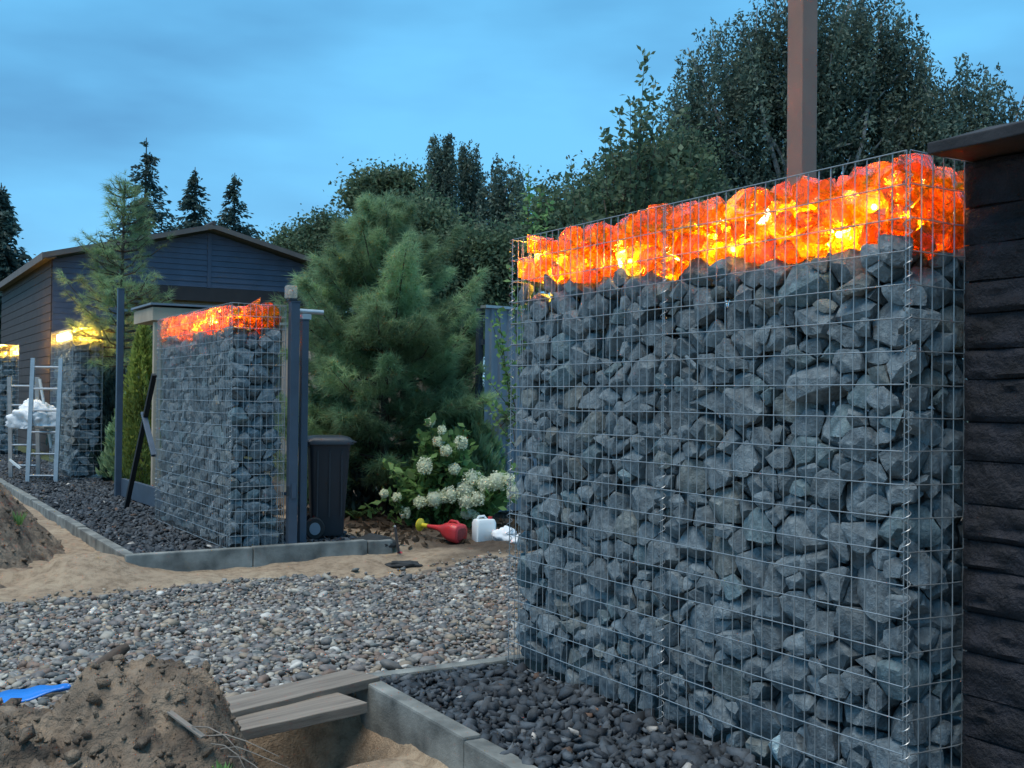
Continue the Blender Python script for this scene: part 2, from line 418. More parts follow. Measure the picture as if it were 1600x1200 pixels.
def scatter(bases, P, S, col, tilt):
    VV, FF, CC, off = [], [], [], 0
    pick = NR.integers(0, len(bases), len(P))
    for b, (bv, bf) in enumerate(bases):
        s = np.where(pick == b)[0]
        if not len(s): continue
        X = bv[None] * S[s][:, None, :]
        X = np.einsum('nij,nkj->nki', rotm(len(s), tilt), X) + P[s][:, None, :]
        VV.append(X.reshape(-1, 3)); k = len(bv)
        FF.append((bf[None] + (np.arange(len(s)) * k)[:, None, None] + off).reshape(-1, 3)); off += k * len(s)
        CC.append(np.repeat(np.concatenate([col[s], np.ones((len(s), 1))], 1), k, 0))
    return np.concatenate(VV), np.concatenate(FF), np.concatenate(CC)
def inview(X, Y, m=0.08):
    return (Y > 0.3) & (np.abs(X / np.maximum(Y, .3)) < 800 / FPX + m)
def lumpy(base, seed, a=0.22):
    v, f = base; rg = np.random.default_rng(seed); d = rg.normal(0, 1, (5, 3)); d /= np.linalg.norm(d, axis=1)[:, None]
    s = 1 + a * sum(np.cos(2.2 * (v @ d[i]) + rg.uniform(0, 6)) for i in range(5)) / 2.2
    return v * s[:, None], f
PB_HI = [lumpy(ICO2, s, .3) for s in range(8)]; PB_LO = [lumpy(ICO1, s, .35) for s in range(8)]
def palette(n, cols, w):
    cols = np.array(cols); c = cols[NR.choice(len(cols), n, p=np.array(w) / sum(w))]
    return np.clip(c * NR.uniform(.75, 1.25, (n, 1)), 0.01, 0.9)
# driveway gravel: mixed river pebbles
def grid_pts(u0, u1, v0, v1, s, jit=.48):
    a, b = np.meshgrid(np.arange(u0, u1, s), np.arange(v0, v1, s), indexing='ij')
    a, b = a.ravel(), b.ravel(); return a + NR.uniform(-jit, jit, a.size) * s, b + NR.uniform(-jit, jit, a.size) * s
pu, pv = grid_pts(0.02, 3.75, -5.0, 2.9, 0.0242)
edge = 3.42 + 0.16 * fbm(pu, pv, 1.1, 3, 41) + NR.normal(0, .05, pu.size) - 0.25 * sst(1.2, 2.4, pv)
kp = (pu < edge) | (NR.random(pu.size) < 0.05 * (pu < 3.7)); kp &= (pv < 2.35 + .2 * fbm(pu, pv, 1.3, 2, 44)) | (NR.random(pu.size) < .06)
X, Y = OX - pu * SA + pv * CA, OY + pu * CA + pv * SA
kp &= inview(X, Y); pu, pv, X, Y = pu[kp], pv[kp], X[kp], Y[kp]
n = len(pu); sz = np.clip(NR.lognormal(math.log(.0130), .40, n), .007, .040)
S = np.stack([sz * NR.uniform(1., 1.5, n), sz * NR.uniform(.8, 1.1, n), sz * NR.uniform(.45, .8, n)], 1)
Z = gh(pu, pv) + S[:, 2] * .35 + NR.uniform(0, .014, n)
col = palette(n, [(.195, .175, .165), (.29, .275, .25), (.12, .115, .11), (.31, .25, .185), (.47, .43, .36), (.21, .145, .11), (.56, .53, .48), (.13, .14, .135)], [26, 22, 18, 15, 8, 12, 2.6, 7])
P = np.stack([X, Y, Z], 1); near = Y < 5.6
g = [scatter(PB_HI, P[near], S[near], col[near], .28), scatter(PB_LO, P[~near], S[~near], col[~near], .28)]
VV = np.concatenate([g[0][0], g[1][0]]); FF = np.concatenate([g[0][1], g[1][1] + len(g[0][0])]); CC = np.concatenate([g[0][2], g[1][2]])
o = link('driveway_gravel', np_me('driveway_gravel', VV, FF, True, col=CC), MT['pebble'])
tag(o, 'mixed grey and brown river pebble gravel spread across the driveway', 'gravel', kind='stuff')
# black crushed gravel on both pads
BK = [hullv(9, s) for s in range(12)]
def blackpad(name, label, rects, s, lo, flat, layers):
    Ps, Ss = [], []
    for lay in range(layers):
        for (u0, u1, v0, v1) in rects:
            a, b = grid_pts(u0, u1, v0, v1, s)
            X, Y = OX - a * SA + b * CA, OY + a * CA + b * SA; k = inview(X, Y)
            X, Y, a, b = X[k], Y[k], a[k], b[k]; n = len(a)
            z = np.clip(NR.lognormal(math.log(lo * .92), .42, n), lo * .35, lo * 2)
            Ss.append(np.stack([z * NR.uniform(1, 1.5, n), z * NR.uniform(.8, 1.1, n), z * NR.uniform(*flat, n)], 1))
            Ps.append(np.stack([X, Y, -0.042 + lay * 0.021 + NR.uniform(-.006, .010, n) + 0.008 * fbm(a, b, 2, 2, 4)], 1))
    P, S = np.concatenate(Ps), np.concatenate(Ss); n = len(P)
    col = palette(n, [(.044, .056, .070), (.072, .087, .104), (.027, .035, .046), (.12, .135, .15), (.14, .085, .06), (.5, .48, .45)], [40, 26, 26, 6, 1.6, .7])
    V_, F_, C_ = scatter(BK, P, S, col, .5)
    o = link(name, np_me(name, V_, F_, False, col=C_), MT['blackrock'])
    return tag(o, label, 'gravel', kind='stuff')
blackpad('black_gravel', 'black crushed gravel strip inside the kerb before the nearest gabion', [(-3.2, -0.03, -0.695, 0.02)], 0.038, .026, (.5, .8), 3)
blackpad('black_gravel', 'black slate gravel bed inside the kerb around the second gabion', [(4.40, 9.5, -0.76, 0.02), (4.40, 6.4, 0.42, 1.25), (6.9, 9.5, 0, 1.1), (9.5, 22, -0.76, 0.5)], 0.048, .027, (.3, .55), 2)

# ------------------------------------------------------------------ kerbs
def kerb(name, pts_uv, w, ztop, depth, mat, seg=1.0, seed=1):
    (u0, v0), (u1, v1) = pts_uv
    a, b = L(u0, v0, 0), L(u1, v1, 0); d = b - a; ln = d.length; rz = math.atan2(d.y, d.x)
    e = empty(name, a, rz, kind='structure'); rg = random.Random(seed); x = 0.0
    while x < ln - 0.05:
        x2 = min(x + seg, ln); dz = rg.uniform(-.006, .006)
        MB().box((x + .003, -w / 2 + rg.uniform(-.004, .004), ztop - depth), (x2 - .003, w / 2 + rg.uniform(-.004, .004), ztop + dz)).build('kerb_stone', mat, e, bevel=.010)
        x = x2
    return e
kerb('near_strip_kerb', ((0.0, -0.745), (-3.4, -0.745)), .085, .015, .30, MT['concrete'], seed=2)
kerb('driveway_kerb', ((0.045, -0.79), (0.045, 1.2)), .08, .012, .25, MT['concrete'], seed=3)
kerb('far_strip_kerb', ((4.36, -0.83), (22.3, -0.83)), .085, .02, .25, MT['concrete'], seed=4)
kerb('gate_kerb', ((4.31, -0.875), (4.31, 1.36)), .085, .02, .17, MT['concrete'], seed=5)
kerb('kerb_footing', ((4.285, -0.80), (4.285, 1.30)), .16, -.153, .2, MT['footing'], seg=3, seed=6)

# ------------------------------------------------------------------ rock packing for the gabions
def polytope(planes):
    bm = bmesh.new()
    for nrm, d in planes: bm.verts.new(nrm / d)
    try:
        bmesh.ops.convex_hull(bm, input=bm.verts)
    except Exception:
        bm.free(); return None
    pts = []
    for f in bm.faces:
        f.normal_update(); c = f.normal.dot(f.verts[0].co)
        if abs(c) > 1e-6: pts.append(f.normal / c)
    bm.free(); return pts
def rock_from_pts(pts, r, rough, cuts, seedv, shrink=0.985, smooth=.35):
    bm = bmesh.new()
    for p in pts: bm.verts.new(p * shrink)
    bmesh.ops.remove_doubles(bm, verts=bm.verts, dist=r * 0.16)
    if len(bm.verts) < 5: bm.free(); return None
    res = bmesh.ops.convex_hull(bm, input=bm.verts)
    bad = {g for k in ('geom_interior', 'geom_unused') for g in res[k] if isinstance(g, bmesh.types.BMVert) and not g.link_faces}
    bmesh.ops.delete(bm, geom=list(bad), context='VERTS')
    if len(bm.faces) < 6: bm.free(); return None
    if cuts:
        bmesh.ops.subdivide_edges(bm, edges=[e for e in bm.edges if e.calc_length() > r * .32], cuts=cuts, use_grid_fill=True)
        bmesh.ops.triangulate(bm, faces=[f for f in bm.faces if len(f.verts) > 4])
        bmesh.ops.smooth_vert(bm, verts=bm.verts, factor=smooth, use_axis_x=True, use_axis_y=True, use_axis_z=True)
        bm.normal_update()
        for v in bm.verts:
            q = v.co * (1.1 / r) + seedv
            v.co += v.normal * (rough * r * (mnoise.noise(q) + .6 * mnoise.noise(q * 2.7)))
    bmesh.ops.triangulate(bm, faces=bm.faces)
    bm.verts.index_update()
    V = np.array([v.co[:] for v in bm.verts]); F = np.array([[v.index for v in f.verts] for f in bm.faces]); bm.free()
    return V, F
def pack(dims, region, tiers, k, seed, tries=9000, asp=(1, .93, 1.16)):
    rg = np.random.default_rng(seed); P, Rr, total = np.zeros((0, 3)), np.zeros(0), 0
    asp = np.array(asp)
    for (r0, r1, mx) in tiers:
        C = rg.uniform((0, 0, 0), dims, (mx, 3)); RR = rg.uniform(r0, r1, mx)
        ok = region(C, RR); C, RR = C[ok], RR[ok]
        for c, r in zip(C * asp, RR):
            if len(P):
                d = np.linalg.norm(P - c, axis=1)
                if (d < k * (Rr + r)).any(): continue
            P = np.vstack([P, c]); Rr = np.append(Rr, r)
    return P / asp, Rr, asp
def gabion(name, label, uv, Lx, Ly, Hs, gl, tiers, gtiers, seed, end_lo=True, keep=300, cuts=1, depth=0.22, mats=('stone', 'gglow'), kglass=300, lights=(), bulbs=(), power=4.0, lcol=(1, .74, .24), double=True, cell=(.05, .10), panels=2, wr=.0021, coldir=None, group='gabion walls along the fence line', glass_top=2.0):
    """local x: into the plot, local y: along the fence (0..Ly); faces x=0 and y=0 (the near end) are seen"""
    base = L(uv[0], uv[1], 0); e = empty(name, base, ANG, label=label, cat='gabion', group=group)
    rg = random.Random(seed)
    dims = (Lx, Ly, Hs)
    def reg(C, RR): return ((C[:, 0] < depth) | (C[:, 1] < depth)) & (C[:, 0] > RR * .55) & (C[:, 1] > RR * .55) & (C[:, 1] < Ly - RR * .55) & (C[:, 0] < Lx - RR * .5) & (C[:, 2] > RR * .6) & (C[:, 2] < gl(C[:, 1]))
    P, Rr, asp = pack(dims, reg, tiers, .80, seed)
    def regg(C, RR): return (C[:, 0] > RR * .6) & (C[:, 0] < Lx - RR * .6) & (C[:, 1] > RR * .6) & (C[:, 1] < Ly - RR * .6) & (C[:, 2] > gl(C[:, 1]) + RR * .55) & (C[:, 2] < glass_top - RR * .75)
    Pg, Rg, _ = pack((Lx, Ly, glass_top), regg, gtiers, .82, seed + 1, asp=(1, 1, 1.05))
    allP = np.vstack([P, Pg]); allR = np.append(Rr, Rg); isg = np.arange(len(allP)) >= len(P)
    A = allP * asp
    rocks = []
    for i in range(len(A)):
        r = allR[i]; c = A[i]
        d = A - c; dist = np.linalg.norm(d, axis=1); nb = np.where((dist < 3.1 * (r + allR) * .8) & (dist > 1e-6))[0]
        nb = nb[np.argsort(dist[nb])[:22]]
        planes = []
        for j in nb:
            t = (dist[j] ** 2 + r * r - allR[j] ** 2) / (2 * dist[j]) - .0012
            planes.append((Vector(d[j] / dist[j]), max(t, .25 * r)))
        for ax in (Vector((1, 0, 0)), Vector((0, 1, 0)), Vector((0, 0, 1))):
            for s in (-1, 1):
                nn = (ax * s + Vector((rg.gauss(0, .25), rg.gauss(0, .25), rg.gauss(0, .25)))).normalized(); planes.append((nn, r * rg.uniform(1.05, 1.6)))
        for _ in range(6):
            nn = Vector((rg.gauss(0, 1), rg.gauss(0, 1), rg.gauss(0, 1))).normalized(); planes.append((nn, r * rg.uniform(.92, 1.4)))
        x, y, z = allP[i]
        for (dd, nrm, sc_) in ((x, Vector((-1, 0, 0)), 1.0), (y, Vector((0, -1, 0)), asp[1]), (Ly - y, Vector((0, 1, 0)), asp[1]), (Lx - x, Vector((1, 0, 0)), 1.0)):
            if dd < 1.9 * r:
                rec = rg.random() ** 1.6 * (.045 if not isg[i] else .02)
                for q in range(3):
                    tilt = (.22, .42, .55)[q]
                    nn = (nrm + Vector((rg.gauss(0, tilt), rg.gauss(0, tilt), rg.gauss(0, tilt)))).normalized()
                    planes.append((nn, max((dd - .004 - rec) * sc_ * (1.0 - .10 * rg.random()), .2 * r)))
                planes.append((nrm, max((dd - .003) * sc_, .2 * r)))
        planes.append((Vector((0, 0, -1)), max((z - .004) * asp[2], .2 * r)))
        pts = polytope(planes)
        if not pts: continue
        pts = [Vector((p.x / asp[0], p.y / asp[1], p.z / asp[2])) for p in pts]
        g = isg[i]
        m = rock_from_pts(pts, r, .11 if not g else .05, (0 if g else (cuts if r > .03 else min(cuts, 1))), Vector((rg.uniform(0, 99), rg.uniform(0, 99), rg.uniform(0, 99))), .985 if not g else .97, .22 if not g else .12)
        if m is None: continue
        w = e_world(base, allP[i]); vis = r * r / max(w.y, .5) ** 2
        front = min(x, y * 1.0) < r * 2.0
        if g:
            t = rg.choice([(1, .82, .85), (1, 1.0, .9), (.95, .55, .8), (1, .95, 1.5), (.75, .38, .9), (.9, .7, .9)]); tone = t
        else:
            b = rg.uniform(.70, 1.22); t = rg.random()
            tone = (b, b, b) if t < .86 else ((b * 1.10, b * 1.0, b * .88) if t < .92 else ((b * .9, b * 1.05, b * 1.05) if t < .997 else (2.4, 2.6, 2.55)))
        rocks.append((vis if front else vis * 1e-4, i, m, tone, g))
    for want in (False, True):
        lst = sorted([q for q in rocks if q[4] == want], key=lambda q: -q[0]); lim = kglass if want else keep
        rest_v, rest_f, rest_c, off = [], [], [], 0
        for rank, (vis, i, (V_, F_), tone, _) in enumerate(lst):
            if rank < lim and (want or vis > 1e-7):
                me = np_me('glass_chunk' if want else 'stone', V_, F_, True, col=np.tile((*tone, 1), (len(V_), 1)))
                me.set_sharp_from_angle(angle=R(24 if not want else 16))
                link('glass_chunk' if want else 'stone', me, MT[mats[1] if want else mats[0]], e, allP[i])
            else:
                rest_v.append(V_ + allP[i]); rest_f.append(F_ + off); off += len(V_); rest_c.append(np.tile((*tone, 1), (len(V_), 1)))
        if rest_v:
            me = np_me('stone_fill', np.concatenate(rest_v), np.concatenate(rest_f), True, col=np.concatenate(rest_c)); me.set_sharp_from_angle(angle=R(24))
            tag(link('glass_fill' if want else 'stone_fill', me, MT[mats[1] if want else mats[0]], e), kind='stuff')
    # wire basket: panels tied with spirals
    HT = glass_top
    def panel(a, b, inset):
        a, b = Vector(a), Vector(b); d = b - a; ln = d.length; d.normalize(); m = MB(); nrm = d.cross(Vector((0, 0, 1)))
        nvt = max(2, round(ln / cell[0])); rg2 = random.Random(int(ln * 1000) + seed)
        for k in range(nvt + 1):
            p = a + d * (ln * k / nvt); j = rg2.uniform(-.002, .002)
            m.tube([p + d * j, p + d * rg2.uniform(-.002, .002) + Vector((0, 0, HT * .5)) + nrm * rg2.uniform(-.003, .003), p + d * j + Vector((0, 0, HT + rg2.uniform(0, .006)))], wr, 5)
        for k in range(round(HT / cell[1]) + 1):
            z = k * cell[1]; q = nrm * (wr * 1.8)
            m.tube([a + q + Vector((0, 0, z + .003)) - d * .004, (a + b) / 2 + q + Vector((0, 0, z + rg2.uniform(-.003, .003))), b + q + Vector((0, 0, z + .003)) + d * .004], wr, 5)
        return m.build('wire_panel', MT['wire'], e, smooth=True)
    ps = [Ly * k / panels for k in range(panels + 1)]
    for k in range(panels): panel((-.006, ps[k + 1] - .004, 0), (-.006, ps[k] + .004, 0), 0)
    panel((0, -.006, 0), (Lx, -.006, 0), 0)
    panel((0, Ly + .006, 0), (Lx, Ly + .006, 0), 0)
    panel((Lx + .006, 0, 0), (Lx + .006, Ly, 0), 0)
    if double:
        for yk in ps:
            m = MB(); pts = []; n_ = int(HT / .042 * 9)
            for q in range(n_ + 1):
                t = q / 9 * 2 * math.pi; rr = .013
                pts.append((-.006 + rr * math.cos(t), yk + rr * math.sin(t) + (-.004 if yk == 0 else .0), HT * q / n_))
            m.tube(pts, wr * .8, 4).build('spiral_binder', MT['wire'], e, smooth=True)
    bm_ = bmesh.new(); bmesh.ops.create_icosphere(bm_, subdivisions=2, radius=.010); bme = bpy.data.meshes.new('led_bulb'); bm_.to_mesh(bme); bm_.free()
    for q, p in enumerate(lights):
        ld = bpy.data.lights.new('led_lamp', 'POINT'); ld.energy = power * rg.uniform(.65, 1.35); ld.color = lcol; ld.shadow_soft_size = .02
        lo = bpy.data.objects.new('led_lamp', ld); COL.objects.link(lo); lo.parent = e; lo.location = p
    for p in bulbs: link('led_bulb', bme, MT['bulb'], e, p)
    return e
def e_world(base, p):
    return Vector((base.x + p[0] * CA - p[1] * SA, base.y + p[0] * SA + p[1] * CA, p[2]))

NL = 2.31
T_NEAR = [(.072, .094, 900), (.054, .070, 3000), (.038, .054, 6000), (.027, .037, 7000)]
G_NEAR = [(.054, .068, 800), (.040, .054, 4500), (.029, .040, 7000)]
nearg = gabion('gabion_wall', 'nearest tall wire gabion wall of grey stone with glowing orange glass on top, beside dark block wall',
    (-NL, 0.0), .40, NL, 2.0, lambda y: 1.715 + .06 * (y / NL) + .02 * np.sin(y * 9), T_NEAR, G_NEAR, 11, keep=300, cuts=2,
    lights=[(.19 + .05 * math.sin(k * 2.3), .16 + k * .110, 1.85 + .04 * math.sin(k * 1.7)) for k in range(20)] + [(.13, .35 + k * .34, 1.71) for k in range(5)],
    bulbs=[(.030, .30, 1.790), (.034, .16, 1.86), (.045, .82, 1.80), (.05, 1.45, 1.82)], power=3.6)
T_FAR = [(.070, .090, 700), (.055, .070, 3000), (.040, .055, 6000)]
farg = gabion('gabion_wall', 'second wire gabion wall with red-orange glowing glass top, beside the gate posts and wheelie bin',
    (4.42, -0.03), .45, 2.5, 2.0, lambda y: 1.80 - .03 * (y / 2.5) + .02 * np.sin(y * 7), T_FAR, G_NEAR, 23, keep=300, cuts=1,
    lights=[(.13 + .05 * (k % 2), .22 + k * .14, 1.90) for k in range(16)], power=5.0, wr=.0024, lcol=(1, .66, .2))
T_DIST = [(.075, .10, 500), (.06, .075, 2500)]
for (uvp, lb, sd_, pw) in (((12.9, 0.14), 'far gabion with dazzling yellow lit top standing behind the stepladder', 31, 13.0), ((20.0, -0.15), 'farthest gabion with a yellow lit top at the left edge of the photo', 37, 13.0)):
    d = gabion('gabion_wall', lb, uvp, .42, 2.0, 2.15, lambda y: 2.0 + 0 * y, T_DIST, [], sd_, keep=0, kglass=60, cuts=0, mats=('stone', 'yglow'),
        lights=[(.2, .2 + k * .4, 2.10) for k in range(5)], power=pw, lcol=(1, .7, .26), double=False, cell=(.10, .10), panels=1, wr=.0028, glass_top=2.24)
    MB().box((0, 0, 2.02), (.42, 2.0, 2.22)).build('glass_cap', MT['yglow'], d, bevel=.01)
    MB().box((-.022, .35, 2.07), (-.002, 1.3, 2.16)).build('led_tube', MT['bulb'], d)

# ------------------------------------------------------------------ dark block wall at the right edge
dw = empty('block_wall', L(-NL - .03, .205, 0), ANG, label='dark split-faced block wall with rough courses at the right edge', cat='wall')
MB().box((.03, -2.2, -.1), (.24, -.004, 1.985)).build('wall_core', MT['darkwall'], dw)
rg = random.Random(5)
zc = [0.0]
while zc[-1] < 1.90: zc.append(zc[-1] + rg.uniform(.085, .135))
zc[-1] = 1.985
for c in range(len(zc) - 1):
    z0 = zc[c]; CH = zc[c + 1] - z0 - .005; y = 0.0; first = True
    while y > -1.5:
        ln = rg.uniform(.34, .62) if not first else rg.uniform(.2, .6); first = False
        n1, n2 = max(4, int(ln / .022)), 7
        V_, F_ = [], []
        for i in range(n1 + 1):
            for j in range(n2 + 1):
                a, b = i / n1, j / n2; yy = y - ln * a; zz = z0 + .002 + CH * b
                ed = min(1, min(a * ln, (1 - a) * ln) / .02) * min(1, min(b, 1 - b) * CH / .014)
                q = Vector((c * 3.1, yy * 5, zz * 13)); dd = mnoise.noise(q) * .010 + mnoise.noise(q * 3.1) * .008 + mnoise.noise(Vector((0, yy * 9, zz * 60))) * .006
                wob = mnoise.noise(Vector((c, yy * 6, 3))) * .005
                V_.append((.016 - .009 * ed ** .6 + 1.5 * dd * (.35 + .65 * ed), yy, zz + wob * (1 if j in (0, n2) else .6)))
        for i in range(n1):
            for j in range(n2):
                k = i * (n2 + 1) + j; F_.append((k, k + 1, k + n2 + 2, k + n2 + 1))
        b0 = len(V_)
        m = MB(); m.add(V_, F_); m.box((.0285, y - ln + .002, z0 + .004), (.0295, y - .002, z0 + CH))
        m.build('block', MT['darkwall'], dw, smooth=True, ang=60); y -= ln
cp = MB()
rows = []
for k in range(13):
    y = .0 - k * .18; w1 = rg.uniform(-.004, .004); rows.append([(-.155 + w1, y, 1.992), (.30, y, 1.992), (.30, y, 2.05), (.06, y, 2.062 + w1), (-.12, y, 2.040 + w1), (-.158 + w1, y, 2.026)])
cp.loft([[Vector(p) for p in r] for r in rows]); cp.build('coping', MT['coping'], dw, bevel=.004)
# brown steel post behind the gabion
pp = PD(1250, 600, 5.35)
po = empty('steel_post', (pp.x, pp.y, 0), ANG, label='tall brown square steel post rising behind the nearest gabion', cat='post')
MB().box((-.05, -.05, -.06), (.05, .05, 3.65)).build('shaft', MT['brown'], po, bevel=.006)
MB().box((-.056, -.056, 3.65), (.056, .056, 3.668)).build('cap', MT['brown'], po)
MB().box((-.09, -.09, -.06), (.09, .09, -.03)).build('base_plate', MT['brown'], po)
# ------------------------------------------------------------------ gate posts, beacon, bin
gp1, gp2 = uv_of(PG(455, 853, 0)), uv_of(PG(471.5, 847, 0))
def post(name, label, u, v, h, w, top=True):
    e = empty(name, L(u, v, 0), ANG, label=label, cat='post')
    MB().box((-w / 2, -w / 2, -.05), (w / 2, w / 2, h)).build('shaft', MT['steel'], e, bevel=.004)
    if top: MB().box((-w / 2 - .004, -w / 2 - .004, h), (w / 2 + .004, w / 2 + .004, h + .008)).build('cap', MT['steel'], e)
    MB().box((-w / 2 - .03, -w / 2 - .03, -.05), (w / 2 + .03, w / 2 + .03, -.02)).build('base_plate', MT['steel'], e)
    return e
g1 = post('gate_post', 'dark blue steel gate post right against the second gabion, carrying the beacon lamp', gp1[0], gp1[1], 2.03, .075)
MB().box((-.058, -.048, .42), (-.040, -.046 + .02, .50)).build('lock_catch', MT['bin'], g1)
MB().box((-.02, -.050, .40), (.02, -.0435, .52)).build('latch_plate', MT['steel'], g1)
g2 = post('gate_post', 'slimmer dark steel gate post between beacon post and wheelie bin, topped with a roller bar', gp2[0], gp2[1], 1.90, .06)
MB().tube([(-.10, 0, 1.975), (.16, -.02, 1.97)], .022, 10).build('roller_bar', MT['zinc'], g2, smooth=True)
MB().box((-.03, -.03, 1.905), (.05, .03, 1.952)).build('roller_bracket', MT['zinc'], g2)
bc = empty('beacon_lamp', L(gp1[0], gp1[1] - .02, 2.04), ANG, label='small clear plastic beacon lamp standing on top of the gate post', cat='lamp')
MB().box((-.035, -.035, 0), (.035, .035, .022)).build('base', MT['bin'], bc, bevel=.004)
def rrect(cx, cy, z, w, d, r, n=4):
    pts = []
    for (sx, sy, a0) in ((1, 1, 0), (-1, 1, 90), (-1, -1, 180), (1, -1, 270)):
        for k in range(n + 1):
            a = R(a0 + 90 * k / n); pts.append(Vector((cx + sx * (w / 2 - r) + r * math.cos(a), cy + sy * (d / 2 - r) + r * math.sin(a), z)))
    return pts
m = MB(); m.loft([rrect(-.01, 0, .022, .092, .08, .015), rrect(-.01, 0, .115, .092, .08, .015), rrect(-.01, 0, .128, .078, .066, .015)]); m.build('lens', MT['clear'], bc, smooth=True)
MB().tube([(-.015, 0, .022), (-.015, 0, .05), (-.015, 0, .055), (-.015, 0, .085), (-.015, 0, .095)], [.012, .012, .018, .018, .006], 10).build('inner_bulb', MT['beige'], bc, smooth=True)

bp_ = PG(510, 839, -.02)
bn = empty('wheelie_bin', (bp_.x, bp_.y, -.02), R(14), label='dark wheeled refuse bin with closed lid beside the gate posts', cat='bin')
m = MB(); m.loft([rrect(0, 0, .03, .30, .36, .03), rrect(0, 0, .06, .315, .37, .03), rrect(.01, 0, .80, .40, .45, .04), rrect(.01, 0, .84, .42, .47, .04)]); m.build('body', MT['bin'], bn, smooth=True)
m = MB(); m.loft([rrect(.01, 0, .842, .47, .52, .04), rrect(.01, 0, .868, .48, .52, .04), rrect(.0, 0, .905, .42, .46, .06), rrect(0, 0, .915, .3, .32, .06)])
bn.scale = (.88, .9, 1.0)
lid = m.build('lid', MT['bin'], bn, smooth=True)
MB().tube([(.235, -.2, .862), (.265, -.2, .862), (.265, .2, .862), (.235, .2, .862)], .010, 8).build('lid_handle', MT['bin'], lid, smooth=True)
MB().tube([(-.20, -.22, .83), (-.27, -.22, .87), (-.27, .22, .87), (-.20, .22, .83)], .014, 8).build('push_handle', MT['bin'], bn, smooth=True)
for s in (-1, 1):
    y = s * .215
    w_ = MB().tube([(-.135, y - .024, .10), (-.135, y - .016, .10), (-.135, y + .016, .10), (-.135, y + .024, .10)], [.088, .10, .10, .088], 28).build('wheel', MT['rubber'], bn, smooth=True, ang=25)
    MB().tube([(-.135, y - .030, .10), (-.135, y + .030, .10)], [.055, .055], 20).build('hub', MT['greyfence'], w_, smooth=True)
MB().tube([(-.135, -.20, .10), (-.135, .20, .10)], .010, 8).build('axle', MT['zinc'], bn)
for k in range(3):
    MB().box((-.12 + k * .12, -.232, .2), (-.105 + k * .12, -.222, .78), Matrix.Identity(4)).build('rib', MT['bin'], bn)

# ------------------------------------------------------------------ fence bay between the second and third gabion
fp = PG(184, 776, -.02); fu, fv = uv_of(fp)
e = post('fence_post', 'slim dark steel fence post standing left of the second gabion', fu, fv, 2.55, .075)
fb = MB().bar(L(fu - .05, fv + .05, .10), L(6.97, .30, .10), .05, .22).build('fence_beam', MT['steel'], bevel=.004)
tag(fb, 'dark steel bottom beam between the fence post and second gabion', 'beam')
a, b = PD(197, 745, 12.4), PD(241, 585, 11.6); a.z = -.04
tag(MB().bar(a, b, .05, .04).build('prop', MT['rubber'], bevel=.004), 'dark slanting timber prop leaning at the back of second gabion', 'prop')
a, b = PD(241, 712, 11.35), PD(224, 645, 11.9)
tag(MB().bar(a, b, .055, .03).build('brace', MT['steel'], bevel=.004), 'short blue-grey brace leaning against the second gabion', 'brace')

# ------------------------------------------------------------------ house with carport gable
hb = PD(80, 600, 24.0)
hs = empty('carport_house', (hb.x, hb.y, -.05), ANG, label='low gabled house with blue-grey siding over an open carport', cat='house')
HWD, EV, RG, DP = 6.73, 4.24, 5.10, 9.0
sl = (RG - EV) / (HWD / 2)
zr = lambda x: RG - abs(x - HWD / 2) * sl
SB = 3.77                                                    # underside of the gable boards
wl_ = MB().box((0.0, .06, 0), (.10, DP, EV - .02)).build('side_wall', MT['brownside'], hs)
for k in range(22):                                          # boards of the side wall
    z = .02 + k * .19; MB().box((-.024, .06, z), (-.002, DP, z + .176)).build('siding_board', MT['brownside'], wl_)
gw = MB().add([(0.02, .05, SB), (HWD - .02, .05, SB), (HWD - .02, .05, zr(HWD) - .06), (HWD / 2, .05, RG - .06), (.02, .05, zr(0) - .06)], [(0, 1, 2, 3, 4)]).build('gable_wall', MT['siding'], hs)
z = SB
while z < RG - .1:                                           # lapped boards of the gable
    h = .125; z1 = z + h
    xs = [x for x in (0.0, HWD)]
    def half(zz): return max(.02, min(HWD / 2, (RG - .06 - zz) / sl))
    a0, a1 = HWD / 2 - half(z), HWD / 2 - half(z1)
    for (s, nm) in ((0, 'siding_board'), (1, 'siding_board')):
        f = (lambda x: x) if s == 0 else (lambda x: HWD - x)
        m_ = HWD / 2 - .045
        if a1 < m_ - .01:
            vs_ = [(f(a0), .018, z), (f(m_), .018, z), (f(m_), .036, z1 - .004), (f(a1), .036, z1 - .004), (f(a0), .046, z), (f(m_), .046, z), (f(m_), .046, z1 - .004), (f(a1), .046, z1 - .004)]
            MB().add(vs_, [(0, 1, 2, 3), (7, 6, 5, 4), (0, 4, 5, 1), (1, 5, 6, 2), (2, 6, 7, 3), (3, 7, 4, 0)]).build(nm, MT['siding'], gw)
    z = z1
MB().box((HWD / 2 - .045, .006, SB - .01), (HWD / 2 + .045, .045, RG - .08)).build('centre_trim', MT['siding'], hs)
for x0 in (0.0,):
    p_ = MB().box((x0 + .0, .045, 0), (x0 + 1.4, .14, SB)).build('front_pier', MT['siding'], hs)
    for k in range(29): MB().box((x0 + .01, .018, .02 + k * .125), (x0 + 1.39, .042, .02 + k * .125 + .119)).build('siding_board', MT['siding'], p_)
MB().box((HWD - .7, .02, 0), (HWD, .14, SB)).build('front_pier', MT['siding'], hs)
MB().box((1.41, .02, SB - .32), (HWD - .71, .12, SB - .006)).build('lintel', MT['soffit'], hs)
MB().box((1.41, 1.7, 0), (HWD - .11, 1.8, SB - .1)).build('back_wall', MT['beige'], hs)
MB().box((HWD - .1, .15, 0), (HWD, DP, EV - .02)).build('side_wall', MT['siding'], hs)
tr = MB()                                                    # steel lattice under the carport roof
zt, zb_ = SB - .36, SB - .58
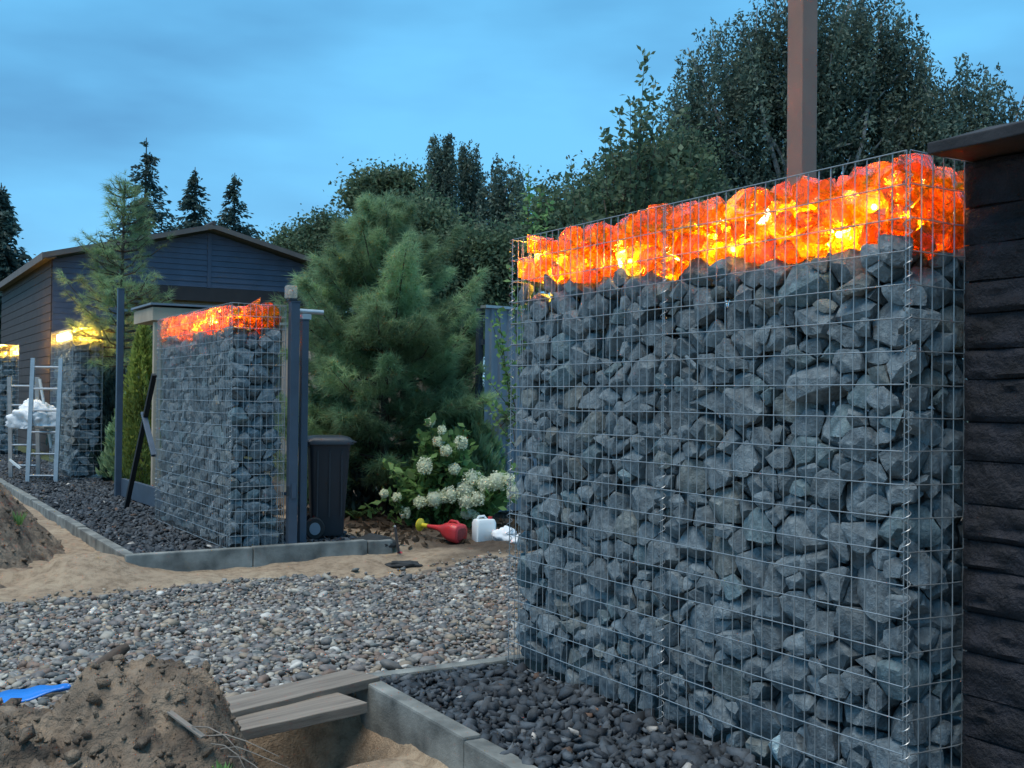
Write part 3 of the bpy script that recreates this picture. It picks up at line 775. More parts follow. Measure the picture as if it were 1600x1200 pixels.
tr.bar((1.41, .5, zt), (HWD - .1, .5, zt), .06).bar((1.41, .5, zb_), (HWD - .1, .5, zb_), .06)
for k in range(12): tr.bar((1.45 + k * .42, .5, zb_ if k % 2 else zt), (1.87 + k * .42, .5, zt if k % 2 else zb_), .035)
tr.build('lattice_truss', MT['zinc'], hs)
MB().box((3.9, .6, 0), (4.02, .72, SB - .62)).build('carport_post', MT['steel'], hs)
for s in (-1, 1):
    f = (lambda x: HWD / 2 + s * x); OV = .24
    x1 = HWD / 2 + OV; z1 = RG - x1 * sl
    th = .10
    vs_ = [(f(0), -.30, RG), (f(x1), -.30, z1), (f(x1), DP + .3, z1), (f(0), DP + .3, RG)]
    vs_ += [(x, y, z + th) for (x, y, z) in vs_]
    rf = MB().add(vs_, [(0, 1, 2, 3), (4, 7, 6, 5), (0, 4, 5, 1), (1, 5, 6, 2), (2, 6, 7, 3), (3, 7, 4, 0)]).build('roof', MT['roof'], hs)
    vs_ = [(f(0), -.33, RG - .02), (f(x1 + .01), -.33, z1 - .02), (f(x1 + .01), -.33, z1 + .085), (f(0), -.33, RG + .085)]
    vs_ += [(x, -.303, z) for (x, y, z) in vs_]
    MB().add(vs_, [(0, 1, 2, 3), (4, 7, 6, 5), (0, 4, 5, 1), (1, 5, 6, 2), (2, 6, 7, 3), (3, 7, 4, 0)]).build('fascia', MT['fascia'], rf)
    MB().bar((f(x1 + .012), -.30, z1 + .02), (f(x1 + .012), DP + .3, z1 + .02), .02, .16).build('eave_board', MT['fascia'], rf)
    vs_ = [(f(HWD / 2 - .02), -.3, EV - .05), (f(x1 - .0), -.3, z1 - .03), (f(x1 - .0), DP, z1 - .03), (f(HWD / 2 - .02), DP, EV - .05)]
    MB().add(vs_ + [(x, y, z + .02) for (x, y, z) in vs_], [(0, 1, 2, 3), (4, 7, 6, 5), (0, 4, 5, 1), (1, 5, 6, 2), (2, 6, 7, 3), (3, 7, 4, 0)]).build('soffit', MT['fascia'], rf)
MB().tube([(HWD / 2, -.34, RG + .115), (HWD / 2, DP + .3, RG + .115)], .05, 8).build('ridge_cap', MT['roof'], hs, smooth=True)
MB().box((HWD / 2 + .3, 1.2, RG - .1), (HWD / 2 + .62, 1.5, RG + .24)).build('chimney', MT['roof'], hs)
# beige booth whose corner shows behind the second gabion
q = PD(240, 600, 13.6)
bo = empty('garden_booth', (q.x, q.y, -.05), ANG, label='beige booth corner showing just above the second gabion', cat='booth')
MB().box((0, 0, 0), (.08, .08, 2.18)).build('corner_post', MT['beige'], bo)
MB().box((-.03, -.03, 2.20), (1.1, 1.0, 2.36)).build('fascia', MT['beige'], bo)
MB().box((-.06, -.06, 2.385), (1.15, 1.05, 2.41)).build('roof', MT['greyfence'], bo)
MB().box((.14, .05, 0), (1.0, .09, 2.17)).build('panel', MT['soffit'], bo)
# ------------------------------------------------------------------ corrugated fences
def corr(name, label, a, b, h, mat, cap=True, mat2=None):
    a, b = Vector(a), Vector(b); d = b - a; ln = d.length; rz = math.atan2(d.y, d.x)
    e = empty(name, (a.x, a.y, -.05), rz, label=label, cat='fence'); x = 0; k = 0
    while x < ln - .1:
        w = min(1.0, ln - x); pts = []; y = x
        prof = [(0, 0), (.06, 0), (.075, .022), (.105, .022), (.12, 0)]
        t = 0
        while t < w - .01:
            for (px_, py_) in prof[:-1]: pts.append((min(x + t + px_, x + w), -py_ + .002 * (k % 2)))
            t += .12
        pts.append((x + w, .002 * (k % 2)))
        m = MB(); m.add([(p[0], p[1], z) for p in pts for z in (.05, h)], [(2 * i, 2 * i + 2, 2 * i + 3, 2 * i + 1) for i in range(len(pts) - 1)])
        m.build('sheet', mat, e); k += 1; x += w
    MB().box((0, .03, .3), (ln, .07, .36)).build('rail', MT['steel'], e); MB().box((0, .03, h - .4), (ln, .07, h - .34)).build('rail', MT['steel'], e)
    if cap: MB().box((-.02, -.04, h), (ln, .06, h + .03)).build('cap_rail', mat2 or MT['zinc'], e)
    for x in np.arange(0, ln + .01, 2.0): MB().box((x - .03, .072, 0), (x + .03, .13, h)).build('post', MT['steel'], e)
    return e
corr('sheet_fence', 'tan corrugated sheet fence glimpsed between gate posts and pine', PD(440, 600, 14.6), PD(752, 600, 13.4), 2.22, MT['tanfence'])
corr('sheet_fence', 'grey-blue corrugated sheet fence left of the nearest gabion, behind shrubs', PD(757, 600, 12.2), L(7.2, 12), 2.28, MT['greyfence'])

# ------------------------------------------------------------------ planks, heaps, tarp and small things
def grainmat(ang):
    m = mk('plank_grain', (0.20, 0.165, 0.135), 0.85, 0.22, 3, 0.35, 10, hue=(0.225, 0.19, 0.155), detail=8)
    n, l = m.node_tree.nodes, m.node_tree.links
    mp_ = n.new('ShaderNodeMapping'); mp_.vector_type = 'TEXTURE'; mp_.inputs['Rotation'].default_value = (0, 0, ang); mp_.inputs['Scale'].default_value = (1.0, 1 / 14, 1 / 14)
    t = [q for q in n if q.type == 'TEX_COORD'][0]; l.new(t.outputs['Object'], mp_.inputs['Vector'])
    for q in n:
        if q.type == 'TEX_NOISE': l.new(mp_.outputs[0], q.inputs['Vector'])
    return m
def grainplank(a, b, w, th, label, wob):
    a, b = Vector(a), Vector(b); d = (b - a).normalized(); x = d.cross(Vector((0, 0, 1))).normalized(); m = MB(); rings = []; n_ = 14
    for k in range(n_ + 1):
        p = a.lerp(b, k / n_); s = .003 * math.sin(k * 1.9 + wob)
        rings.append([p + x * (w / 2 + s) - Vector((0, 0, th)), p + x * (w / 2 + s), p - x * (w / 2 - s), p - x * (w / 2 - s) - Vector((0, 0, th))])
    m.loft(rings); o = m.build('plank', grainmat(math.atan2(d.y, d.x)), bevel=.004); return tag(o, label, 'plank', 'planks beside the driveway edge')
def pl(px1, py1, px2, py2, z, w):
    a, b = PG(px1, py1, z), PG(px2, py2, z); d = (b - a).normalized(); x = Vector((-d.y, d.x, 0))
    if x.y < 0: x = -x
    return a + x * w / 2, b + (b - a).normalized() * .35 + x * w / 2
a, b = pl(594, 1057, 323, 1123, .04, .20); grainplank(a, b, .20, .042, 'upper weathered plank edging the gravel, longer and set behind the other', 0)
a, b = pl(576, 1098, 326, 1153, .018, .25); grainplank(a, b, .245, .042, 'lower weathered plank lying in front of the longer one, over the trench', 2)

def heap(name, label, x0, x1, y0, y1, st, hf, clods, seed):
    xs, ys = np.arange(x0, x1, st), np.arange(y0, y1, st); X, Y = np.meshgrid(xs, ys, indexing='ij'); H = hf(X, Y)
    idx = np.arange(X.size).reshape(X.shape); F = np.stack([idx[:-1, :-1], idx[1:, :-1], idx[1:, 1:], idx[:-1, 1:]], -1).reshape(-1, 4)
    V = np.stack([X, Y, H], -1).reshape(-1, 3)
    u, v = uv_of((X, Y)); base = gh(u, v); k = ((H > base - .03).ravel())[F].any(1)
    e = empty(name, ((x0 + x1) / 2, (y0 + y1) / 2, float(base.mean())), 0, label=label, cat='soil heap')
    off = np.array(e.location); F = F[k]; uq, inv = np.unique(F, return_inverse=True)
    link('soil', np_me('soil', V[uq] - off, inv.reshape(-1, 4), True), MT['dirt'], e)
    cx, cy = NR.uniform(x0, x1, clods), NR.uniform(y0, y1, clods); hz = hf(cx, cy); u, v = uv_of((cx, cy)); ok = hz > gh(u, v) + .02
    cx, cy, hz = cx[ok], cy[ok], hz[ok]; n = len(cx); s = np.clip(NR.lognormal(math.log(.0085), .6, n), .003, .032)
    S = np.stack([s * NR.uniform(1, 1.5, n), s, s * NR.uniform(.6, .9, n)], 1)
    V_, F_, C_ = scatter([hullv(10, 50 + q) for q in range(6)], np.stack([cx, cy, hz + s * .2], 1) - off, S, np.ones((n, 3)), .8)
    tag(link('clods', np_me('clods', V_, F_, False, col=C_), MT['dirt'], e), kind='stuff')
    return e
def hf1(X, Y):
    g = np.full(X.shape, -.5)
    def bump(cx, cy, rx, ry, h, p=2.0):
        d = np.hypot((X - cx) / rx, (Y - cy) / ry); return h * np.exp(-np.abs(d) ** p)
    b = bump(-1.20, 3.76, .40, .42, .57, 4.0)
    c = bump(-1.75, 3.55, .75, .48, .46, 2.4)
    d = bump(-1.15, 3.35, .62, .42, .34, 2.4)
    e_ = bump(-2.4, 3.4, .9, .6, .32, 2.2)
    h = -.31 + np.maximum(np.maximum(b, c), np.maximum(d, e_)) * .75 + .25 * np.minimum(b + c + d + e_, .75)
    return h + .06 * fbm(X, Y, 4.5, 6, 61, .65) - .05 * np.abs(fbm(X, Y, 9, 4, 62))
heap('soil_heap', 'foreground heap of brown excavated soil with clods and roots', -3.2, -.35, 2.5, 4.6, .016, hf1, 5000, 3)
def hf2(X, Y):
    d = np.hypot((X + 4.93) / .96, (Y - 8.6) / 1.6)
    return -.17 + 1.08 * np.exp(-d ** 3.6 * .9) * (1 + .12 * fbm(X, Y, 2, 3, 71)) - .05 + .05 * fbm(X, Y, 4, 5, 72, .6)
heap('soil_heap', 'brown soil heap with grass tufts at the left edge, beside the sand strip', -6.6, -2.9, 6.5, 11.0, .03, hf2, 3000, 4)

# blue sheet lying over the heap's left shoulder
V_, F_ = [], []
c00, c10 = PD(-70, 1128, 3.70), PD(108, 1074, 3.86)
for i in range(25):
    for j in range(9):
        s, t = i / 24, j / 8; p = c00.lerp(c10, s); w = .42 * (1 - s) ** .7 + .012
        q = p + Vector((.10, .45, .10)) * (t * w) + Vector((0, 0, .003 * math.sin(s * 17 + t * 5) + .005 * math.sin(t * 13)))
        q.z = max(q.z, float(hf1(np.array(q.x), np.array(q.y))) + .012); V_.append(q)
for i in range(24):
    for j in range(8):
        k = i * 9 + j; F_.append((k, k + 9, k + 10, k + 1))
o = MB().add(V_, F_).build('blue_sheet', MT['blue'], smooth=True, ang=80); md = o.modifiers.new('thick', 'SOLIDIFY'); md.thickness = .004
tag(o, 'bright blue plastic sheet lying on the foreground soil heap', 'plastic sheet')
a, b = PD(140, 1049, 3.95), PD(200, 1010, 4.05)
o = MB().tube([a, a.lerp(b, .3), a.lerp(b, .5), a.lerp(b, .8), b], [.012, .019, .021, .022, .014], 9).build('stick', MT['bark'], smooth=True)
tag(o, 'thick dark stick poking out behind the foreground soil heap', 'stick')
a, b = PD(264, 1112, 3.56), PD(318, 1152, 3.48)
o = MB().bar(a, b, .02, .008).build('wood_slat', MT['plank'], bevel=.002); tag(o, 'short pale wood slat half buried in the foreground soil heap', 'slat')
rt = empty('root_strands', PD(330, 1150, 3.5), 0, label='thin pale bent roots hanging from the foreground heap into the trench', cat='roots')
for k in range(5):
    p0 = PD((300, 322, 330, 345, 356)[k], (1135, 1150, 1162, 1170, 1182)[k], 3.5); p1 = PD((352, 385, 372, 395, 398)[k], (1150, 1158, 1180, 1176, 1196)[k], 3.42); p2 = PD((372, 436, 386, 452, 420)[k], (1172, 1182, 1208, 1200, 1216)[k], 3.4)
    MB().tube([q_ - rt.location for q_ in (p0, p0.lerp(p1, .5) + Vector((0, 0, .012)), p1, p2)], [.0025, .002, .0016, .0008], 5).build('root', MT['plank'], rt, smooth=True)
def tuft(name, label, p, n, h, mat):
    V_, F_, T_ = [], [], []
    for k in range(n):
        a = random.uniform(0, 6.28); l_ = random.uniform(.5, 1) * h; d = Vector((math.cos(a), math.sin(a), 0)); s = d.cross(Vector((0, 0, 1))) * .004
        b = d * random.uniform(0, .03); t = b + d * l_ * .45 + Vector((0, 0, l_)); i = len(V_)
        V_ += [b - s, b + s, b.lerp(t, .55) + s + Vector((0, 0, l_ * .1)), t]; F_ += [(i, i + 1, i + 2, i + 3)]; T_ += [random.uniform(.7, 1.5)] * 4
    o = link(name, np_me(name, np.array([v[:] for v in V_]), np.array(F_), tone=T_), mat, None, p); return tag(o, label, 'grass', kind='stuff')
tuft('grass_tuft', 'bright green grass tuft at the foot of foreground heap', PD(348, 1198, 3.3) - Vector((0, 0, .02)), 40, .035, MT['hydrangea'])
q = PG(140, 800, .0); tuft('grass_tuft', 'small grass tuft on the left soil heap', (-3.95, 9.0, float(hf2(np.array(-3.95), np.array(9.0)))), 60, .12, MT['hydrangea'])

def crumple(name, label, cat, p, sx, sy, sz, mat, seed, sub=4, amp=.35):
    p = Vector(p); p.z = p.z if p.z > .3 else max(p.z, gz(p.x, p.y)) - .005
    bm = bmesh.new(); bmesh.ops.create_icosphere(bm, subdivisions=sub, radius=1)
    for v in bm.verts:
        q = v.co * 1.4 + Vector((seed * 7.3, 0, 0)); k = 1 + amp * mnoise.noise(q) + amp * .7 * abs(mnoise.noise(q * 2.3)) - amp * .4 * abs(mnoise.noise(q * 5))
        c = v.co * k; v.co = Vector((c.x * sx, c.y * sy, max(c.z, -.35) * sz + .3 * sz))
    me = bpy.data.meshes.new(name); bm.to_mesh(me); bm.free(); me.polygons.foreach_set('use_smooth', np.ones(len(me.polygons), bool))
    return tag(link(name, me, mat, None, p), label, cat)
q = PG(600, 868, -.13); crumple('black_rag', 'black rag lying on sand below the end of the kerb', 'rag', q - Vector((.10, 0, .01)), .20, .10, .07, MT['blackcloth'], 1)
q = PG(630, 884, -.13); crumple('black_rag', 'smaller black rag on the sand nearer the gravel', 'rag', q, .14, .05, .035, MT['blackcloth'], 2)
q = PG(788, 852, -.08); crumple('plastic_bag', 'white crumpled plastic bag on sand beside the canister', 'bag', q, .11, .09, .085, MT['cloth'], 3)
q = PG(812, 856, -.08); crumple('plastic_bag', 'small white bag scrap half hidden by the nearest gabion', 'bag', q, .07, .07, .06, MT['cloth'], 9)
q = PG(150, 745, 0); crumple('paper_scrap', 'small white paper scrap on the black gravel near the ladder', 'paper', q, .14, .08, .05, MT['cloth'], 4, 3)

# watering can lying on its side: axis from the base (right, near) to the rose (left)
wc0 = PG(722, 850, -.075); wce = empty('watering_can', wc0, 0, label='red watering can with yellow rose lying on its side by the flowers', cat='watering can')
pa = PD(716, 834, wc0.y) - wc0; pb = PD(640, 827, wc0.y + .02) - wc0; ax = (pa - pb); ax.y -= .65 * ax.length; ax.normalize()
sx_ = Vector((0, 0, 1)).cross(ax).normalized(); sz_ = ax.cross(sx_)
def ring(c, w, h, r, n=5):
    return [c + sx_ * p.x + sz_ * p.y for p in rrect(0, 0, 0, w, h, r, n)]
base_c = Vector((-.005, 0, .088))
cs = [(0, .165, .150, .05), (-.012, .185, .168, .055), (-.10, .18, .165, .05), (-.17, .15, .135, .05), (-.22, .09, .085, .04), (-.27, .055, .055, .026), (-.34, .040, .040, .019), (-.41, .034, .034, .016)]
m = MB(); m.loft([ring(base_c + ax * t + sz_ * (.02 * min(1, -t / .25)), w, h, r) for (t, w, h, r) in cs]); bdy = m.build('body', MT['red'], wce, smooth=True, ang=50)
m = MB(); m.loft([ring(base_c + ax * .0005, .125, .112, .035), ring(base_c + ax * .004, .120, .107, .035)]); m.build('base_recess', MT['darkred'], bdy, smooth=True)
tip = base_c + ax * -.41 + sz_ * .02
MB().tube([tip + ax * .015, tip - ax * .05], [.022, .021], 12).build('neck', MT['yellow'], wce, smooth=True)
MB().tube([tip - ax * .05, tip - ax * .075, tip - ax * .085], [.024, .062, .060], 18).build('rose', MT['yellow'], wce, smooth=True)
hp = [base_c + ax * -.03 + sz_ * .08, base_c + ax * -.06 + sz_ * .105, base_c + ax * -.13 + sz_ * .105, base_c + ax * -.17 + sz_ * .065]
MB().tube(hp, .013, 8).build('handle', MT['red'], wce, smooth=True)
a, b = PG(623, 868, -.12), PD(617, 822, 9.3)
tw = empty('hand_trowel', a, 0, label='thin dark tool with red tip standing in sand before the watering can rose', cat='tool')
MB().tube([Vector((0, 0, .03)), (b - a) * .5, b - a], [.014, .012, .010], 8).build('shaft', MT['steel'], tw, smooth=True)
MB().tube([Vector((.0, 0, .0)), Vector((.02, -.01, .03))], [.026, .018], 8).build('red_tip', MT['red'], tw, smooth=True)
# canister
cq = PG(756, 849, -.08); ce = empty('canister', cq, R(24), label='white plastic canister with a red cap beside the watering can', cat='canister')
m = MB(); m.loft([rrect(0, 0, 0, .185, .125, .03), rrect(0, 0, .012, .20, .14, .03), rrect(0, 0, .19, .20, .14, .03), rrect(0, 0, .218, .18, .12, .03), rrect(-.0, 0, .222, .16, .10, .03)]); m.build('body', MT['white'], ce, smooth=True)
MB().tube([(.06, 0, .215), (.06, 0, .242)], .021, 12).build('cap', MT['red'], ce, smooth=True)
MB().tube([(-.07, 0, .215), (-.055, 0, .245), (.0, 0, .25), (.025, 0, .218)], .011, 8).build('handle', MT['white'], ce, smooth=True)

# ------------------------------------------------------------------ ladder trestles and bag
def trestle(name, label, px0, px1, pyb, ptop, Y, lean, rungs):
    a, b = PG(px0, pyb, -.01), PG(px1, pyb, -.01); a.y = b.y = Y; a.x = PD(px0, pyb, Y).x; b.x = PD(px1, pyb, Y).x
    e = empty(name, (a.x, Y, -.01), 0, label=label, cat='ladder', group='ladder frames by the far gabion'); w = b.x - a.x; h = PD(px0, ptop, Y).z
    for x in (0, w): MB().bar((x, 0, 0), (x + .0, lean, h), .032, .06).build('stile', MT['alu'], e, bevel=.003)
    for py in rungs:
        z = PD(px0, py, Y).z; MB().tube([(0, lean * z / h, z), (w, lean * z / h, z)], .016, 8).build('rung', MT['alu'], e, smooth=True)
    return e
trestle('ladder_frame', 'front aluminium ladder frame with five rungs, upright beside the lit gabion', 43, 87, 757, 558, 15.9, .12, (572, 606, 640, 674, 708, 742))
trestle('ladder_frame', 'rear aluminium ladder frame standing behind the first, holding a plank', 17, 60, 742, 588, 16.7, -.10, (602, 632, 694, 726))
pk = MB().bar(PD(22, 664, 16.5), PD(82, 668, 15.95), .26, .03).build('scaffold_plank', MT['plank'], bevel=.003); tag(pk, 'wooden plank laid across the two ladder frames', 'plank')
q = PD(54, 668, 16.2); crumple('white_sack', 'crumpled white sack lying on the plank between ladder frames', 'sack', q, .31, .2, .27, MT['cloth'], 6, 5, .5)
a, b = PD(62, 592, 16.2), PD(80, 700, 16.2)
tag(MB().bar(a, b, .035, .03).build('white_batten', MT['white'], bevel=.002), 'thin white batten leaning through the ladder frames', 'batten')
tag(MB().bar(PD(15, 718, 15.6), PD(32, 732, 15.6), .03, .03).build('white_batten', MT['white'], bevel=.002), 'short white batten lying low beside the ladder feet', 'batten')

# ------------------------------------------------------------------ vegetation
def quads(C, size, asp=1.6, droop=0.0, ndir=None):
    n = len(C); d = NR.normal(0, 1, (n, 3)); d[:, 2] -= droop; d /= np.linalg.norm(d, axis=1)[:, None]
    if ndir is not None: d = d * .6 + ndir; d /= np.linalg.norm(d, axis=1)[:, None]
    w = np.cross(d, NR.normal(0, 1, (n, 3))); w /= np.linalg.norm(w, axis=1)[:, None] + 1e-9
    s = (size * NR.uniform(.65, 1.35, n))[:, None]
    nn = np.cross(d, w)
    V = np.stack([C - d * s * asp * .5, C + w * s * .42 + nn * s * .1, C + d * s * asp * .5, C - w * s * .42 + nn * s * .1], 1).reshape(-1, 3)
    return V, np.arange(4 * n).reshape(n, 4)
def crown(ells, n, spread, droop=False, per=26):
    """leaf positions: clumps in ellipsoids, or hanging strands"""
    out, tone = [], []; vol = np.array([e[3] * e[4] * e[5] for e in ells]) ** .75; cnt = (n / per * vol / vol.sum()).astype(int) + 1
    for (cx, cy, cz, rx, ry, rz), k in zip(ells, cnt):
        d = NR.normal(0, 1, (k, 3)); d /= np.linalg.norm(d, axis=1)[:, None]; rr = NR.random(k) ** .42
        c = np.stack([cx + d[:, 0] * rx * rr, cy + d[:, 1] * ry * rr, cz + d[:, 2] * rz * rr], 1)
        t = NR.uniform(.6, 1.35, k)
        if droop:
            ln = NR.uniform(.4, 1.5, k) * spread * 4.0; s = NR.random((k, per))
            p = c[:, None, :] + NR.normal(0, spread * .16, (k, per, 3)) * (0.6 + s[..., None]); p[..., 2] -= s * ln[:, None]
            p[..., :2] += (d[:, None, :2] * (s * (1 - s))[..., None]) * spread
        else: p = c[:, None, :] + NR.normal(0, spread, (k, per, 3)) * np.array([1, 1, .7])
        out.append(p.reshape(-1, 3)); tone.append(np.repeat(t, per))
    return np.concatenate(out), np.concatenate(tone) * NR.uniform(.8, 1.2, sum(len(o) for o in out))
def tree(name, label, base, trunk_h, tr, ells, n, leaf, spread, mat, bark='bark', droop=False, asp=1.6, group=None, limbs=3, per=26):
    e = empty(name, base, 0, label=label, cat='tree' if 'shrub' not in name and 'bush' not in name else 'shrub', group=group); b = Vector(base)
    m = MB(); top = Vector((random.uniform(-.2, .2), random.uniform(-.2, .2), trunk_h))
    m.tube([Vector((0, 0, -.1)), Vector((top.x * .2 + tr * .5, top.y * .3, trunk_h * .35)), Vector((top.x * .7 - tr * .4, top.y * .7, trunk_h * .7)), top], [tr, tr * .8, tr * .55, tr * .22], 8)
    trunk = m.build('trunk', MT[bark], e, smooth=True)
    loc = [(c[0] - b.x, c[1] - b.y, c[2] - b.z, c[3], c[4], c[5]) for c in ells]
    for (cx, cy, cz, rx, ry, rz) in loc:
        for _ in range(limbs):
            t = random.uniform(.25, .85); s = Vector((top.x * t, top.y * t, trunk_h * t)); en = Vector((cx + random.uniform(-.7, .7) * rx, cy + random.uniform(-.7, .7) * ry, cz + random.uniform(-.5, .8) * rz))
            if en.z < s.z: s.z = max(.2, en.z - .3)
            mm = s.lerp(en, .5) + Vector((random.gauss(0, .1), random.gauss(0, .1), .12)) * (en - s).length * .4
            MB().tube([s, mm, en], [tr * .35, tr * .2, tr * .06], 5).build('limb', MT[bark], trunk, smooth=True)
    lob = []
    for (cx, cy, cz, rx, ry, rz) in loc:            # smaller lobes break the outline
        lob.append((cx, cy, cz, rx * .88, ry * .88, rz * .88))
        for _ in range(6):
            a_, b_ = random.uniform(0, 6.283), random.uniform(-.5, 1.3); q_ = random.uniform(.2, .36)
            lob.append((cx + rx * .86 * math.cos(a_) * math.cos(b_), cy + ry * .86 * math.sin(a_) * math.cos(b_), cz + rz * .9 * math.sin(b_), rx * q_, ry * q_, rz * q_))
    P, t = crown(lob, n, spread, droop, per); V_, F_ = quads(P, leaf, asp, .8 if droop else 0)
    link('crown', np_me('crown', V_, F_, tone=np.repeat(t, 4)), MT[mat], e); return e
def px_ell(lst, Y, dep=.8):
    k = Y / FPX; r_ = []
    for (px, py, rx, ry) in lst:
        p = PD(px, py, Y); r_.append((p.x, Y + random.uniform(-.3, .3) * rx * k, p.z, rx * k, rx * k * dep, ry * k))
    return r_
def base_at(px, Y): p = PD(px, 600, Y); return (p.x, Y, -.05)
BG = 'trees beyond the fences'
Yb = 26.0
_tx = [1035, 1045, 1065, 1095, 1130, 1180, 1250, 1350, 1420, 1448, 1468, 1500, 1530, 1560, 1610, 1660]
_ty = [230, 160, 95, 70, 25, -5, -45, -35, 5, 70, 125, 98, 92, 130, 165, 190]
def birch_lobes(x0, x1, st):
    out = []
    x = x0
    while x < x1:
        top = float(np.interp(x, _tx, _ty)); r_ = random.uniform(20, 36); out.append((x + random.uniform(-6, 6), top + r_ * random.uniform(.8, 1.1), r_, r_ * random.uniform(1.0, 1.5)))
        y = top + r_ * 2
        while y < 360:
            r_ = random.uniform(28, 60); out.append((x + random.uniform(-20, 20), y + r_ * .5, r_, r_ * random.uniform(.8, 1.4))); y += r_ * random.uniform(.95, 1.5)
        x += st * random.uniform(.8, 1.2)
    return out
tree('birch_tree', 'huge dark weeping birch filling the sky behind the brown post', base_at(1240, Yb), 9.5, .22, px_ell(birch_lobes(1050, 1440, 40), Yb, 1.6), 135000, .055, .40, 'birch', 'birchbark', True, 2.0, BG, 1, per=40)
tree('birch_tree', 'spreading birch at the right edge above the dark wall coping', base_at(1540, 25), 6.5, .16, px_ell(birch_lobes(1462, 1640, 38), 25.0, 1.6), 50000, .055, .36, 'birch', 'birchbark', True, 2.0, BG, 1, per=36)
Yn = 32.0
tree('birch_tree', 'slender narrow birch with a pointed top, left of the twin pair', base_at(690, Yn), 7.8, .10, px_ell([(690, 248, 26, 45), (687, 310, 32, 60), (690, 380, 36, 60)], Yn), 16000, .06, .28, 'birch', 'birchbark', True, 1.9, BG, 2)
tree('birch_tree', 'slender narrow birch with a pointed top, right of the twin pair', base_at(735, Yn + 1), 7.8, .10, px_ell([(733, 252, 20, 42), (732, 320, 28, 65), (735, 390, 34, 60)], Yn + 1), 14000, .06, .28, 'birch', 'birchbark', True, 1.9, BG, 2)
tree('birch_tree', 'rounded pale birch crown between the twin birches and nearest gabion', base_at(786, 30), 7.0, .12, px_ell([(785, 300, 42, 58), (790, 370, 42, 70), (775, 440, 50, 60)], 30.0), 20000, .06, .3, 'birch', 'birchbark', True, 1.9, BG, 2)
tree('broadleaf_tree', 'round leafy tree just behind the tip of the large pine', base_at(605, 24), 5.5, .13, px_ell([(588, 306, 38, 34), (632, 308, 36, 34), (610, 370, 60, 52)], 24.0), 26000, .062, .2, 'leaf', group=BG)
tree('broadleaf_tree', 'dark distant tree clump between house roof and large pine', base_at(480, 42), 6.5, .16, px_ell([(455, 388, 32, 22), (505, 368, 34, 26), (490, 410, 60, 32), (545, 390, 26, 32)], 42.0), 26000, .085, .34, 'leaf', group=BG)
tree('broadleaf_tree', 'broad mid-green tree mass right of the large pine', base_at(735, 19), 3.6, .13, px_ell([(690, 400, 60, 50), (760, 420, 62, 55), (720, 470, 90, 50), (800, 440, 40, 50), (660, 350, 40, 40)], 19.0), 42000, .048, .2, 'leaf', group=BG)
tree('broadleaf_tree', 'dark tree behind the apple shoots, above the nearest gabion', base_at(930, 20), 4.6, .13, px_ell([(900, 330, 80, 45), (990, 300, 70, 60), (1060, 290, 60, 70), (860, 390, 60, 60)], 20.0), 32000, .05, .2, 'leaf', group=BG)

def spruce(name, label, px, ptop, Y, slope, n, lo=1.0):
    p = PD(px, ptop, Y); h = p.z; e = empty(name, (p.x, Y, -.05), 0, label=label, cat='tree', group=BG)
    MB().tube([(0, 0, -.1), (0, 0, h * .6), (0, 0, h)], [.16, .09, .015], 7).build('trunk', MT['bark'], e, smooth=True)
    Cs, ts, ds = [], [], []
    nb = int(n / 34)
    for k in range(nb):
        f = random.random() ** .62; z = h - .1 - f * (h - lo); rr = slope * (h - z) * random.uniform(.65, 1.12) + .06; a = random.uniform(0, 6.283)
        s = NR.random(34); t = random.uniform(.6, 1.35)
        x = np.cos(a) * rr * s + NR.normal(0, .05 + .06 * rr, 34) ; y = np.sin(a) * rr * s + NR.normal(0, .05 + .06 * rr, 34); zz = z - rr * .55 * s + rr * .28 * s ** 3 + NR.normal(0, .05, 34) - np.abs(NR.normal(0, .12, 34)) * s
        Cs.append(np.stack([x, y, zz], 1)); ts.append(np.full(34, t)); ds.append(np.tile((np.cos(a), np.sin(a), -.35), (34, 1)))
    C = np.concatenate(Cs); V_, F_ = quads(C, .085, 2.4, 0, np.concatenate(ds)); link('crown', np_me('crown', V_, F_, tone=np.repeat(np.concatenate(ts), 4)), MT['spruce'], e)
spruce('spruce_tree', 'tallest of three pointed spruces behind the house roof', 229, 213, 45, .43, 22000)
spruce('spruce_tree', 'middle pointed spruce behind the house ridge', 305, 259, 47, .43, 18000)
spruce('spruce_tree', 'right of the three pointed spruces behind the house roof', 367, 268, 47, .43, 18000)
spruce('spruce_tree', 'broad spruce cut by the left edge of the photo', 2, 283, 36, .46, 22000)

